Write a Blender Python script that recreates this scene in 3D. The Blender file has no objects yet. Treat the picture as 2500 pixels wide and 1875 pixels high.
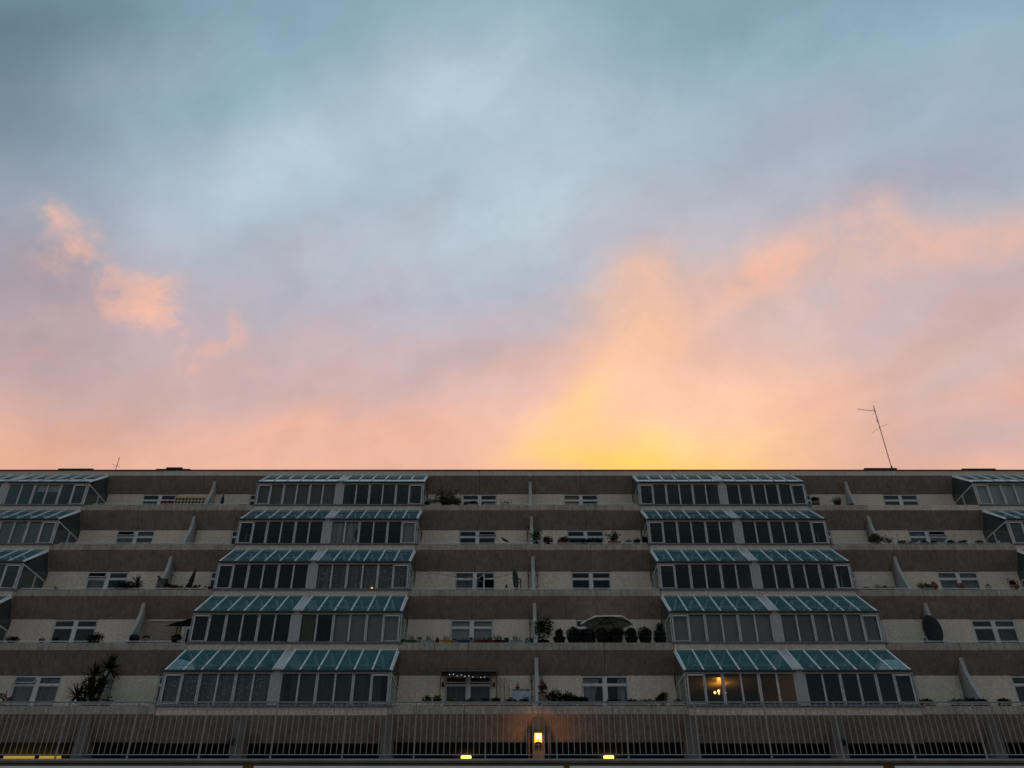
import bpy, math, random
from mathutils import Vector, Matrix
random.seed(11)
R = math.radians
scene = bpy.context.scene
col = scene.collection

# ------------------------------------------------------------------ camera
EYE = 1.6                                        # the photographer's eye above the ground
F_PX, PITCH = 2119.0, R(33.861)                  # focal length in pixels of the 2500 px wide photograph
cd = bpy.data.cameras.new('camera')
cam = bpy.data.objects.new('camera', cd); col.objects.link(cam)
cam.location = (0, 0, EYE); cam.rotation_euler = (math.pi/2 + PITCH, 0, 0)
cd.sensor_width = 36.0; cd.lens = F_PX/2500*36; cd.clip_start = .05; cd.clip_end = 3000
scene.camera = cam
scene.render.engine = 'CYCLES'
scene.view_settings.view_transform = 'Standard'
scene.view_settings.look = 'None'
scene.view_settings.exposure = 0.0
scene.view_settings.gamma = 1.0
scene.view_settings.use_curve_mapping = False
scene.cycles.use_denoising = True
scene.cycles.max_bounces = 8
scene.cycles.transparent_max_bounces = 24
scene.cycles.sample_clamp_indirect = 4.0
cP, sP = math.cos(PITCH), math.sin(PITCH)

def sky_dir(px, py):
    """direction of a point of the photograph (2500 px wide)"""
    u = (px-1250)/F_PX; v = (937.5-py)/F_PX
    return Vector((u, cP - sP*v, sP + cP*v)).normalized()

def at(px, py, Y):
    """X and Z where the line of sight through a photograph point meets the vertical plane at distance Y"""
    u = (px-1250)/F_PX; v = (937.5-py)/F_PX
    t = Y/(cP - sP*v)
    return u*t, EYE + (sP + cP*v)*t

def lin(r, g, b):
    f = lambda c: (c/255)/12.92 if c/255 <= .04045 else ((c/255+.055)/1.055)**2.4
    return (f(r), f(g), f(b), 1.0)

# ------------------------------------------------------------------ sky
SUN_EL, SUN_AZ = R(2.0), R(4.5)                  # just above the horizon, behind the building
world = bpy.data.worlds.new('World'); scene.world = world
world.use_nodes = True
wt = world.node_tree; wt.nodes.clear()
def wn(kind, **kw):
    n = wt.nodes.new(kind)
    for k, v in kw.items(): setattr(n, k, v)
    return n
def wl(a, b): wt.links.new(a, b)
def wmath(op, a, b=None, clamp=False):
    n = wn('ShaderNodeMath', operation=op, use_clamp=clamp)
    for i, x in enumerate((a, b)):
        if x is None: continue
        if isinstance(x, (int, float)): n.inputs[i].default_value = x
        else: wl(x, n.inputs[i])
    return n.outputs[0]
def wdot(vec, c):
    n = wn('ShaderNodeVectorMath', operation='DOT_PRODUCT'); wl(vec, n.inputs[0]); n.inputs[1].default_value = c
    return n.outputs['Value']
def wmix(fac, a, b):
    n = wn('ShaderNodeMix', data_type='RGBA')
    if isinstance(fac, (int, float)): n.inputs[0].default_value = fac
    else: wl(fac, n.inputs[0])
    for sock, x in ((n.inputs[6], a), (n.inputs[7], b)):
        if isinstance(x, tuple): sock.default_value = x
        else: wl(x, sock)
    return n.outputs[2]
def wnoise(vec, scale, detail=5, rough=.55, dist=0):
    n = wn('ShaderNodeTexNoise'); wl(vec, n.inputs['Vector'])
    n.inputs['Scale'].default_value = scale; n.inputs['Detail'].default_value = detail
    n.inputs['Roughness'].default_value = rough; n.inputs['Distortion'].default_value = dist
    return n
def wrange(x, a, b, c=0.0, d=1.0, smooth=True):
    n = wn('ShaderNodeMapRange', interpolation_type='SMOOTHSTEP' if smooth else 'LINEAR')
    wl(x, n.inputs[0])
    for i, v in enumerate((a, b, c, d)): n.inputs[i+1].default_value = v
    return n.outputs[0]

tc = wn('ShaderNodeTexCoord')
D = tc.outputs['Generated']
# drifting distortion that tears the edges of every cloud
def warp(vec, scale, amount, detail=4):
    n = wnoise(vec, scale, detail, .6)
    s = wn('ShaderNodeVectorMath', operation='SUBTRACT'); wl(n.outputs['Color'], s.inputs[0]); s.inputs[1].default_value = (.5, .5, .5)
    m = wn('ShaderNodeVectorMath', operation='SCALE'); wl(s.outputs[0], m.inputs[0]); m.inputs['Scale'].default_value = amount
    a = wn('ShaderNodeVectorMath', operation='ADD'); wl(vec, a.inputs[0]); wl(m.outputs[0], a.inputs[1])
    return a.outputs[0]
D1 = warp(D, 2.4, .09, 3)
D2 = warp(D1, 7.0, .055, 6)
D3 = warp(warp(D, 7.0, .035, 5), 22.0, .020, 6)

def blob(px, py, rx, ry, ang=0, vec=None):
    """soft elliptical patch of cloud round a direction; radii in photograph pixels (2212 wide), angle in degrees"""
    k = 2500/2212
    c = sky_dir(px*k, py*k)
    e1 = (sky_dir(px*k+40, py*k)-c); e1 = (e1 - c*e1.dot(c)).normalized()
    e2 = c.cross(e1).normalized()
    if e2.z < 0: e2 = -e2
    a = R(ang); f1 = e1*math.cos(a)+e2*math.sin(a); f2 = -e1*math.sin(a)+e2*math.cos(a)
    sc = k/F_PX*c.dot(Vector((0, cP, sP)))
    v = vec or D2
    qx = wmath('MULTIPLY', wdot(v, f1), 1/(rx*sc)); qy = wmath('MULTIPLY', wdot(v, f2), 1/(ry*sc))
    q = wmath('ADD', wmath('MULTIPLY', qx, qx), wmath('MULTIPLY', qy, qy))
    g = wmath('EXPONENT', wmath('MULTIPLY', q, -1.0))
    return wmath('MULTIPLY', g, wrange(wdot(v, c), 0, .5))
def total(items):
    s = items[0]
    for i in items[1:]: s = wmath('ADD', s, i)
    return s

sep = wn('ShaderNodeSeparateXYZ'); wl(D1, sep.inputs[0])
hx, hy, hz = sep.outputs
hyp = wmath('SQRT', wmath('ADD', wmath('ADD', wmath('MULTIPLY', hx, hx), wmath('MULTIPLY', hy, hy)), 1e-4))
away = wmath('SUBTRACT', 1.0, wmath('DIVIDE', hy, hyp))            # 0 towards the sunset, 2 opposite
def streaks(px, py, ang, along, across, scale):
    """cloud drawn out along one direction"""
    k = 2500/2212; c = sky_dir(px*k, py*k)
    e1 = (sky_dir(px*k+40, py*k)-c); e1 = (e1 - c*e1.dot(c)).normalized(); e2 = c.cross(e1).normalized()
    if e2.z < 0: e2 = -e2
    a = R(ang); f1 = e1*math.cos(a)+e2*math.sin(a); f2 = -e1*math.sin(a)+e2*math.cos(a)
    cmb = wn('ShaderNodeCombineXYZ')
    wl(wmath('MULTIPLY', wdot(D2, f1), along), cmb.inputs[0]); wl(wmath('MULTIPLY', wdot(D2, f2), across), cmb.inputs[1]); wl(wdot(D, c), cmb.inputs[2])
    return wnoise(cmb.outputs[0], scale, 6, .6).outputs['Fac']
st1 = streaks(1500, 600, 32, .8, 3.0, 3.4)
st2 = streaks(500, 600, 12, .9, 2.6, 4.2)
drift = wmath('ADD', wmath('MULTIPLY', wmath('SUBTRACT', st1, .5), .16), wmath('MULTIPLY', wmath('SUBTRACT', st2, .5), .10))
t = wmath('ADD', wmath('ADD', hz, drift), wmath('MULTIPLY', away, .27))
ramp = wn('ShaderNodeValToRGB'); wl(t, ramp.inputs[0])
cr = ramp.color_ramp
stops = [(.0, (236, 178, 148)), (.46, (236, 179, 152)), (.53, (225, 180, 166)), (.60, (200, 180, 185)), (.67, (179, 184, 198)),
         (.75, (164, 184, 199)), (.83, (135, 166, 181)), (.92, (130, 161, 176)), (1.0, (166, 192, 205))]
cr.elements[0].position = stops[0][0]; cr.elements[0].color = lin(*stops[0][1])
cr.elements[1].position = stops[-1][0]; cr.elements[1].color = lin(*stops[-1][1])
for p, c3 in stops[1:-1]:
    e = cr.elements.new(p); e.color = lin(*c3)
sky_col = ramp.outputs[0]
# broad thickness of the cloud sheet
big = wnoise(D1, 2.3, 4, .5).outputs['Fac']
fine = wnoise(D2, 7.0, 6, .6).outputs['Fac']
hair = wnoise(D3, 22.0, 6, .62).outputs['Fac']
# darker and lighter drifts of cloud
lit = wrange(st1, .36, .64, .15, 1.3)
lit2 = wrange(fine, .34, .64, .35, 1.2)
def lay(fac, items, c3):
    global sky_col
    sky_col = wmix(wmath('MULTIPLY', total(items), fac, True), sky_col, lin(*c3))
def layn(fac, items, c3, *ms):
    global sky_col
    m = total(items)
    for q in ms: m = wmath('MULTIPLY', m, q)
    sky_col = wmix(wmath('MULTIPLY', m, fac, True), sky_col, lin(*c3))
lay(.74, [blob(20, 260, 330, 190, -12), blob(40, 30, 330, 120, 0)], (104, 129, 146))
lay(.45, [blob(2230, -10, 260, 120, 0)], (116, 149, 166))
lay(.40, [blob(-20, 520, 130, 130, 0)], (134, 143, 160))
lay(.40, [blob(120, 400, 250, 80, -8), blob(60, 600, 150, 60, 5)], (146, 154, 170))
layn(.75, [blob(1050, 170, 300, 130, 10), blob(1150, 420, 400, 130, 20), blob(560, 380, 240, 90, 25)], (190, 210, 220), wrange(st1, .3, .65, .65, 1.15))
lay(.45, [blob(2080, 110, 180, 90, 15)], (152, 187, 203))
layn(.62, [blob(1750, 270, 420, 90, 15), blob(2120, 340, 260, 90, 20), blob(1500, 430, 220, 60, 25)], (160, 168, 185), lit2)
lay(.45, [blob(1500, 60, 300, 60, 10), blob(700, 60, 160, 90, 40)], (138, 170, 186))
lay(.40, [blob(600, 640, 260, 80, 12), blob(900, 640, 180, 50, 5)], (178, 182, 199))
# dusky mauve drifts low on the left
layn(.62, [blob(90, 760, 330, 120, 4), blob(60, 600, 200, 90, 0)], (170, 156, 166), wrange(st2, .32, .66, .6, 1.2))
lay(.45, [blob(430, 850, 300, 60, 6), blob(980, 800, 150, 60, 30)], (194, 170, 174))
# lavender above the glow and slate at the upper right
lay(.45, [blob(1400, 460, 260, 90, 20), blob(1650, 455, 180, 60, 25)], (197, 190, 200))
lay(.50, [blob(1960, 385, 260, 60, 22)], (156, 162, 181))
# pink light on the underside of the sheet
layn(.44, [blob(1590, 615, 150, 55, 35), blob(1720, 555, 170, 65, 30), blob(1865, 525, 130, 70, 20), blob(1873, 450, 70, 50, 30), blob(2000, 555, 150, 50, 12), blob(2180, 500, 140, 60, 18)], (240, 186, 164), wrange(st1, .36, .64, .5, 1.2), lit2)
layn(.30, [blob(1780, 600, 330, 90, 24)], (232, 186, 170), wrange(hair, .34, .66, .3, 1.2))
lay(.50, [blob(1900, 640, 300, 70, 22)], (218, 182, 176))
layn(.50, [blob(640, 935, 220, 45, 8), blob(100, 985, 180, 45, 0), blob(900, 960, 160, 45, 8)], (242, 182, 156), wrange(st2, .36, .64, .3, 1.3))
# the glow
layn(.80, [blob(1500, 910, 370, 160, 12), blob(1370, 750, 200, 120, 45)], (248, 195, 166), wrange(st1, .3, .62, .72, 1.15))
layn(.65, [blob(1400, 610, 80, 75, 45)], (248, 192, 164), lit2)
layn(.60, [blob(1345, 705, 100, 80, 45), blob(1560, 880, 180, 70, 12)], (255, 208, 170), lit2)
layn(.34, [blob(1490, 660, 60, 60, 50), blob(1590, 715, 150, 40, 28)], (219, 186, 178), wrange(st1, .3, .66, 1.2, .7))
layn(.40, [blob(1730, 880, 120, 80, 10)], (246, 182, 152))
layn(.52, [blob(1259, 890, 80, 50, 40), blob(1300, 990, 170, 70, 5), blob(1510, 975, 200, 50, 4)], (255, 209, 122), wrange(fine, .3, .6, .6, 1.15))
lay(.55, [blob(1300, 1010, 150, 38, 0), blob(1500, 1015, 190, 26, 0)], (255, 204, 92))
# grey drifts on the right
lay(.55, [blob(1895, 705, 140, 50, 20), blob(2060, 815, 190, 42, 24)], (205, 187, 190))
layn(.55, [blob(1880, 800, 190, 26, 24), blob(2110, 665, 130, 60, 30)], (203, 166, 160), lit2)
lay(.60, [blob(2110, 945, 210, 60, 6)], (192, 172, 178))
# the torn pink scrap on the left
scrap = total([blob(109, 470, 52, 48, -35, D3), blob(152, 520, 55, 42, -40, D3), blob(190, 558, 60, 40, -35, D3), blob(205, 485, 34, 34, 0, D3), blob(250, 585, 44, 40, -40, D3), blob(235, 655, 60, 30, -10, D3),
               blob(290, 678, 70, 30, -5, D3), blob(348, 630, 46, 64, 70, D3), blob(330, 690, 40, 26, 0, D3), blob(385, 715, 30, 58, -5, D3), blob(518, 712, 18, 40, 10, D3), blob(470, 748, 50, 18, 25, D3), blob(410, 798, 40, 18, 10, D3), blob(95, 560, 60, 40, 0, D3)])
torn = wmath('MULTIPLY', wrange(hair, .36, .62, .15, 1.2), wrange(fine, .36, .60, .45, 1.1))
scrap = wmath('MULTIPLY', scrap, torn)
sky_col = wmix(wmath('MULTIPLY', wrange(scrap, .0, 1.25), .50, True), sky_col, lin(238, 182, 164))
sky_col = wmix(wmath('MULTIPLY', wmath('MULTIPLY', total([blob(348, 635, 48, 52, 70, D3), blob(118, 475, 32, 30, -30, D3), blob(160, 530, 34, 22, -40, D3), blob(310, 672, 50, 26, -5, D3)]), torn), .42, True), sky_col, lin(250, 191, 162))
# mottling
mott = wmath('ADD', wrange(fine, .25, .75, .92, 1.08, False), wmath('ADD', wrange(hair, .25, .75, -.04, .04, False), wmath('ADD', wrange(st2, .3, .7, -.05, .05, False), wmath('MULTIPLY', blob(1400, 930, 360, 170, 8), .15))))
# the side of the sky away from the sunset grows dark towards its horizon
dusk = wrange(wmath('MULTIPLY', hy, -1.0), .50, .92, 1.0, .26)
mul = wn('ShaderNodeVectorMath', operation='SCALE'); wl(sky_col, mul.inputs[0]); wl(wmath('MULTIPLY', wmath('MULTIPLY', mott, dusk), wrange(big, .3, .7, .95, 1.05, False)), mul.inputs['Scale'])
nish = wn('ShaderNodeTexSky', sky_type='NISHITA', sun_disc=False, sun_elevation=SUN_EL, sun_rotation=SUN_AZ)
bg1 = wn('ShaderNodeBackground'); wl(nish.outputs[0], bg1.inputs[0]); bg1.inputs[1].default_value = .06
bg2 = wn('ShaderNodeBackground'); wl(mul.outputs[0], bg2.inputs[0]); bg2.inputs[1].default_value = 1.04
ms = wn('ShaderNodeMixShader'); ms.inputs[0].default_value = .95; wl(bg1.outputs[0], ms.inputs[1]); wl(bg2.outputs[0], ms.inputs[2])
wo = wn('ShaderNodeOutputWorld'); wl(ms.outputs[0], wo.inputs[0])

sl = bpy.data.lights.new('sun', 'SUN'); sl.energy = .35; sl.angle = R(3); sl.color = (1, .62, .36)
sun = bpy.data.objects.new('sun', sl); col.objects.link(sun)
sun.rotation_euler = (-(math.pi/2 - SUN_EL), 0, -SUN_AZ)   # light travels towards -Y, from behind the block
sun.location = (10, 200, 60)

# ------------------------------------------------------------------ materials
MATS = {}
class NT:
    def __init__(s, name):
        s.m = bpy.data.materials.new(name); s.m.use_nodes = True; s.t = s.m.node_tree; s.t.nodes.clear()
        s.out = s.n('ShaderNodeOutputMaterial'); MATS[name] = s.m
    def n(s, kind, **kw):
        x = s.t.nodes.new(kind)
        for k, v in kw.items(): setattr(x, k, v)
        return x
    def l(s, a, b): s.t.links.new(a, b)
    def pos(s, scale=(1, 1, 1)):
        g = s.n('ShaderNodeNewGeometry'); m = s.n('ShaderNodeVectorMath', operation='MULTIPLY'); s.l(g.outputs['Position'], m.inputs[0]); m.inputs[1].default_value = scale
        return m.outputs[0]
    def noise(s, scale, detail=4, rough=.55, stretch=(1, 1, 1)):
        x = s.n('ShaderNodeTexNoise'); s.l(s.pos(stretch), x.inputs['Vector'])
        x.inputs['Scale'].default_value = scale; x.inputs['Detail'].default_value = detail; x.inputs['Roughness'].default_value = rough
        return x.outputs['Fac']
    def rng(s, x, a, b, c=0., d=1.):
        r = s.n('ShaderNodeMapRange'); s.l(x, r.inputs[0])
        for i, v in enumerate((a, b, c, d)): r.inputs[i+1].default_value = v
        return r.outputs[0]
    def mix(s, fac, a, b):
        x = s.n('ShaderNodeMix', data_type='RGBA')
        if isinstance(fac, float): x.inputs[0].default_value = fac
        else: s.l(fac, x.inputs[0])
        for k, v in ((6, a), (7, b)):
            if isinstance(v, tuple): x.inputs[k].default_value = v if len(v) == 4 else v+(1,)
            else: s.l(v, x.inputs[k])
        return x.outputs[2]
    def bsdf(s, colr, rough=.8, metal=0., spec=.3):
        b = s.n('ShaderNodeBsdfPrincipled')
        if isinstance(colr, tuple): b.inputs['Base Color'].default_value = colr if len(colr) == 4 else colr+(1,)
        else: s.l(colr, b.inputs['Base Color'])
        b.inputs['Roughness'].default_value = rough; b.inputs['Metallic'].default_value = metal
        b.inputs['Specular IOR Level'].default_value = spec
        s.l(b.outputs[0], s.out.inputs[0]); return b
    def bump(s, b, h, strength=.3, dist=.01):
        x = s.n('ShaderNodeBump'); x.inputs['Strength'].default_value = strength; x.inputs['Distance'].default_value = dist
        s.l(h, x.inputs['Height']); s.l(x.outputs[0], b.inputs['Normal'])

def plain(name, c, rough=.7, metal=0., var=.25, scale=6., spec=.3):
    t = NT(name); d = tuple(x*(1-var) for x in c); e = tuple(min(1, x*(1+var)) for x in c)
    f = t.rng(t.noise(scale, 4), .3, .7)
    t.bsdf(t.mix(f, d, e), rough, metal, spec); return t.m
def concrete(name, base, dark, streak=.5, grain=.35, rainy=(1, 1, 1)):
    t = NT(name)
    gr = t.rng(t.noise(11, 5, .85), .36, .64)
    blot = t.rng(t.noise(.9, 5, .62), .35, .72)
    st = t.rng(t.noise(1.0, 6, .65, (7.0, 7.0, .35)), .42, .78)
    c = t.mix(gr, tuple(x*(1-grain*.5) for x in base), tuple(min(1, x*(1+grain*.5)) for x in base))
    c2 = t.mix(t.rng(st, 0, 1, 0, streak), c, dark)
    c3 = t.mix(t.rng(blot, 0, 1, 0, streak*.55), c2, dark)
    b = t.bsdf(c3, .9, 0, .15)
    t.bump(b, gr, .35, .008); return t.m

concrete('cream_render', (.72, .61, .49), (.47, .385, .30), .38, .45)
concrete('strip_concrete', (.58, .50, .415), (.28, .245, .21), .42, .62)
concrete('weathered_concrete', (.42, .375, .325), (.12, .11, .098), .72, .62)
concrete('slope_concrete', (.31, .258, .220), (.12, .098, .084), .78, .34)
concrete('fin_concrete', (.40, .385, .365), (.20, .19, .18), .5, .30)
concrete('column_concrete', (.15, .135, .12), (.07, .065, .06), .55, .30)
plain('roof_felt', (.045, .045, .05), .95)
plain('aluminium', (.50, .50, .49), .42, .15, .18, 9.)
plain('roof_bar_metal', (.60, .63, .64), .4, .2, .12, 9.)
plain('pier_cladding', (.36, .355, .35), .55, .1, .22, 14.)
plain('sill_metal', (.15, .165, .185), .45, .5, .2, 4.)
plain('gutter_metal', (.05, .055, .06), .5, .4)
plain('window_white', (.62, .62, .61), .5, 0, .12, 8.)
plain('rail_paint', (.26, .25, .24), .5, .2, .2, 12.)
plain('handrail_paint', (.56, .57, .56), .5, .1, .15)
plain('room_wall', (.16, .145, .13), .9)
plain('room_ceiling', (.42, .39, .35), .35, 0, .1, 3., .5)
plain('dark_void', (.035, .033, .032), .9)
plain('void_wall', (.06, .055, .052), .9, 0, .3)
plain('black_plastic', (.007, .007, .008), .6, spec=.15)
plain('black_metal', (.02, .02, .022), .45, .4)
plain('dish_grey', (.035, .045, .047), .55)
plain('terracotta', (0.15, 0.05, 0.032), .85)
plain('red_plastic', (0.13, 0.02, 0.02), .6)
plain('dark_red', (0.08, 0.016, 0.018), .6)
plain('green_plastic', (0.015, 0.085, 0.04), .6)
plain('yellow_plastic', (0.32, 0.19, 0.02), .6)
plain('navy_plastic', (.025, .035, .09), .6)
plain('blue_plastic', (0.02, 0.1, 0.18), .6)
plain('grey_plastic', (.24, .27, .30), .6)
plain('cream_ceramic', (0.38, 0.34, 0.27), .6)
plain('brown_plastic', (0.07, 0.03, 0.025), .6)
plain('white_plastic', (.62, .62, .60), .5)
plain('urn_glaze', (.10, .085, .065), .35)
plain('stem_brown', (0.04, 0.03, 0.022), .9)
plain('lattice_cream', (.42, .34, .22), .8)
plain('lattice_wood', (.24, .18, .13), .85)
plain('shed_wood', (0.06, 0.034, 0.022), .85)
plain('plank_grey', (.11, .10, .095), .85)
plain('navy_cloth', (.018, .022, .05), .9)
plain('black_cloth', (.016, .016, .017), .95)
plain('parasol_cloth', (.66, .66, .58), .85)
plain('red_cloth', (.14, .018, .022), .9)
plain('tarp_grey', (.30, .34, .36), .45)
plain('orange_timber', (.34, .12, .03), .8)
plain('pipe_grey', (.14, .13, .125), .6)
plain('crow_black', (.008, .008, .010), .45)
plain('fascia_white', (.46, .49, .50), .6, 0, .1, 2.)
plain('ledge_stone', (.30, .31, .31), .8, 0, .2, 3.)
plain('soffit_painted_glow', (.22, .13, .035), .7, 0, .15, 1.5)  # yellow shop light on the soffit is painted into this colour, no lamp
plain('ground_paving', (.22, .20, .18), .9, 0, .2, .6)
plain('terrace_paving', (.075, .07, .065), .9, 0, .2, .8)
plain('opposite_render', (.30, .27, .24), .9)
plain('aerial_metal', (.05, .045, .045), .5, .5)
plain('flower_red', (0.17, 0.022, 0.034), .8, 0, .4, 30.)
def leafmat(name, a, b):
    t = NT(name); f = t.rng(t.noise(14, 3), .35, .65); bs = t.bsdf(t.mix(f, a, b), .7, 0, .12); return t.m
leafmat('leaf_dark', (.005, .010, .004), (.014, .023, .009))
leafmat('leaf_mid', (0.022, 0.045, 0.015), (0.048, 0.08, 0.027))
leafmat('leaf_olive', (0.05, 0.052, 0.017), (0.095, 0.088, 0.034))
leafmat('leaf_lime', (0.06, 0.09, 0.025), (0.1, 0.13, 0.04))
leafmat('leaf_red', (0.042, 0.01, 0.013), (0.095, 0.022, 0.026))
leafmat('leaf_straw', (.15, .11, .055), (.24, .18, .09))
leafmat('leaf_yucca', (0.008, 0.016, 0.007), (0.02, 0.034, 0.013))

def curtain_mat(name, c, dark, freq=9., pattern=0., transl=.25):
    t = NT(name)
    f = t.rng(t.noise(1.0, 4, .6, (freq, 1, .25)), .3, .7)
    cc = t.mix(f, dark, c)
    if pattern:
        v = t.n('ShaderNodeTexVoronoi'); t.l(t.pos((1, 0.2, 1)), v.inputs['Vector']); v.inputs['Scale'].default_value = 9.
        cc = t.mix(t.rng(v.outputs['Distance'], .12, .32, pattern, 0.), cc, tuple(min(1, x*2.3) for x in c))
    d = t.n('ShaderNodeBsdfDiffuse'); t.l(cc, d.inputs[0])
    tr = t.n('ShaderNodeBsdfTranslucent'); t.l(cc, tr.inputs[0])
    mx = t.n('ShaderNodeMixShader'); mx.inputs[0].default_value = transl; t.l(d.outputs[0], mx.inputs[1]); t.l(tr.outputs[0], mx.inputs[2])
    t.l(mx.outputs[0], t.out.inputs[0]); return t.m
curtain_mat('drape_taupe', (0.52, 0.44, 0.35), (0.24, 0.2, 0.16), 14.)
curtain_mat('drape_white', (0.85, 0.83, 0.8), (0.42, 0.4, 0.38), 12.)
curtain_mat('net_grey', (0.48, 0.48, 0.47), (0.26, 0.26, 0.26), 12.)
curtain_mat('lace_grey', (0.46, 0.44, 0.41), (0.22, 0.21, 0.2), 13., .8)
curtain_mat('blind_grey', (0.62, 0.58, 0.57), (0.52, 0.49, 0.48), 2.)
curtain_mat('drape_stripe', (0.62, 0.56, 0.47), (0.24, 0.22, 0.19), 26.)
curtain_mat('drape_brown', (0.12, 0.062, 0.045), (0.06, 0.034, 0.026), 12.)
curtain_mat('drape_black', (.032, .030, .032), (.018, .017, .018), 12.)
curtain_mat('drape_dim', (0.24, 0.21, 0.17), (0.12, 0.1, 0.085), 11.)
curtain_mat('drape_lime', (0.34, 0.32, 0.1), (0.14, 0.13, 0.05), 14.)
curtain_mat('blind_yellow', (.85, .48, .09), (.70, .38, .06), 2.)
curtain_mat('blind_white', (0.85, 0.84, 0.82), (0.7, 0.69, 0.67), 2.)

def glass(name, tint, body=None, bodyfac=0., rough=.0, ior=1.5, dirt=.0):
    t = NT(name)
    tr = t.n('ShaderNodeBsdfTransparent'); tr.inputs[0].default_value = tint+(1,)
    base = tr.outputs[0]
    if body:
        d = t.n('ShaderNodeBsdfDiffuse')
        f = t.rng(t.noise(2.2, 5, .6), .3, .7)
        t.l(t.mix(f, tuple(x*.8 for x in body), tuple(x*1.2 for x in body)), d.inputs[0])
        mx = t.n('ShaderNodeMixShader'); mx.inputs[0].default_value = bodyfac; t.l(base, mx.inputs[1]); t.l(d.outputs[0], mx.inputs[2]); base = mx.outputs[0]
    g = t.n('ShaderNodeBsdfGlossy'); g.inputs['Roughness'].default_value = rough; g.inputs[0].default_value = (.95, .98, 1, 1)
    fr = t.n('ShaderNodeFresnel'); fr.inputs[0].default_value = ior
    m2 = t.n('ShaderNodeMixShader'); t.l(fr.outputs[0], m2.inputs[0]); t.l(base, m2.inputs[1]); t.l(g.outputs[0], m2.inputs[2])
    t.l(m2.outputs[0], t.out.inputs[0]); return t.m
glass('wall_glass', (.95, .96, .955), ior=1.42)
glass('roof_glass', (.40, .68, .68), (.055, .168, .182), .58, .012)
glass('side_glass', (.50, .58, .56), (.11, .16, .155), .34)

def glow(name, c, strength):
    t = NT(name); e = t.n('ShaderNodeEmission'); e.inputs[0].default_value = c+(1,); e.inputs[1].default_value = strength
    t.l(e.outputs[0], t.out.inputs[0]); return t.m
glow('lamp_orange', (1, .36, .02), 4.5)
glow('lamp_core', (1, .80, .35), 30.)
glow('disc_yellow', (1, .66, .12), 3.)
glow('bulb_warm', (1, .62, .14), 5.)
glow('bulb_white', (.9, .92, 1), .9)
glow('lit_blind', (1, .60, .06), .42)
glow('night_light', (1, .75, .15), 4.)
M = MATS

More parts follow.
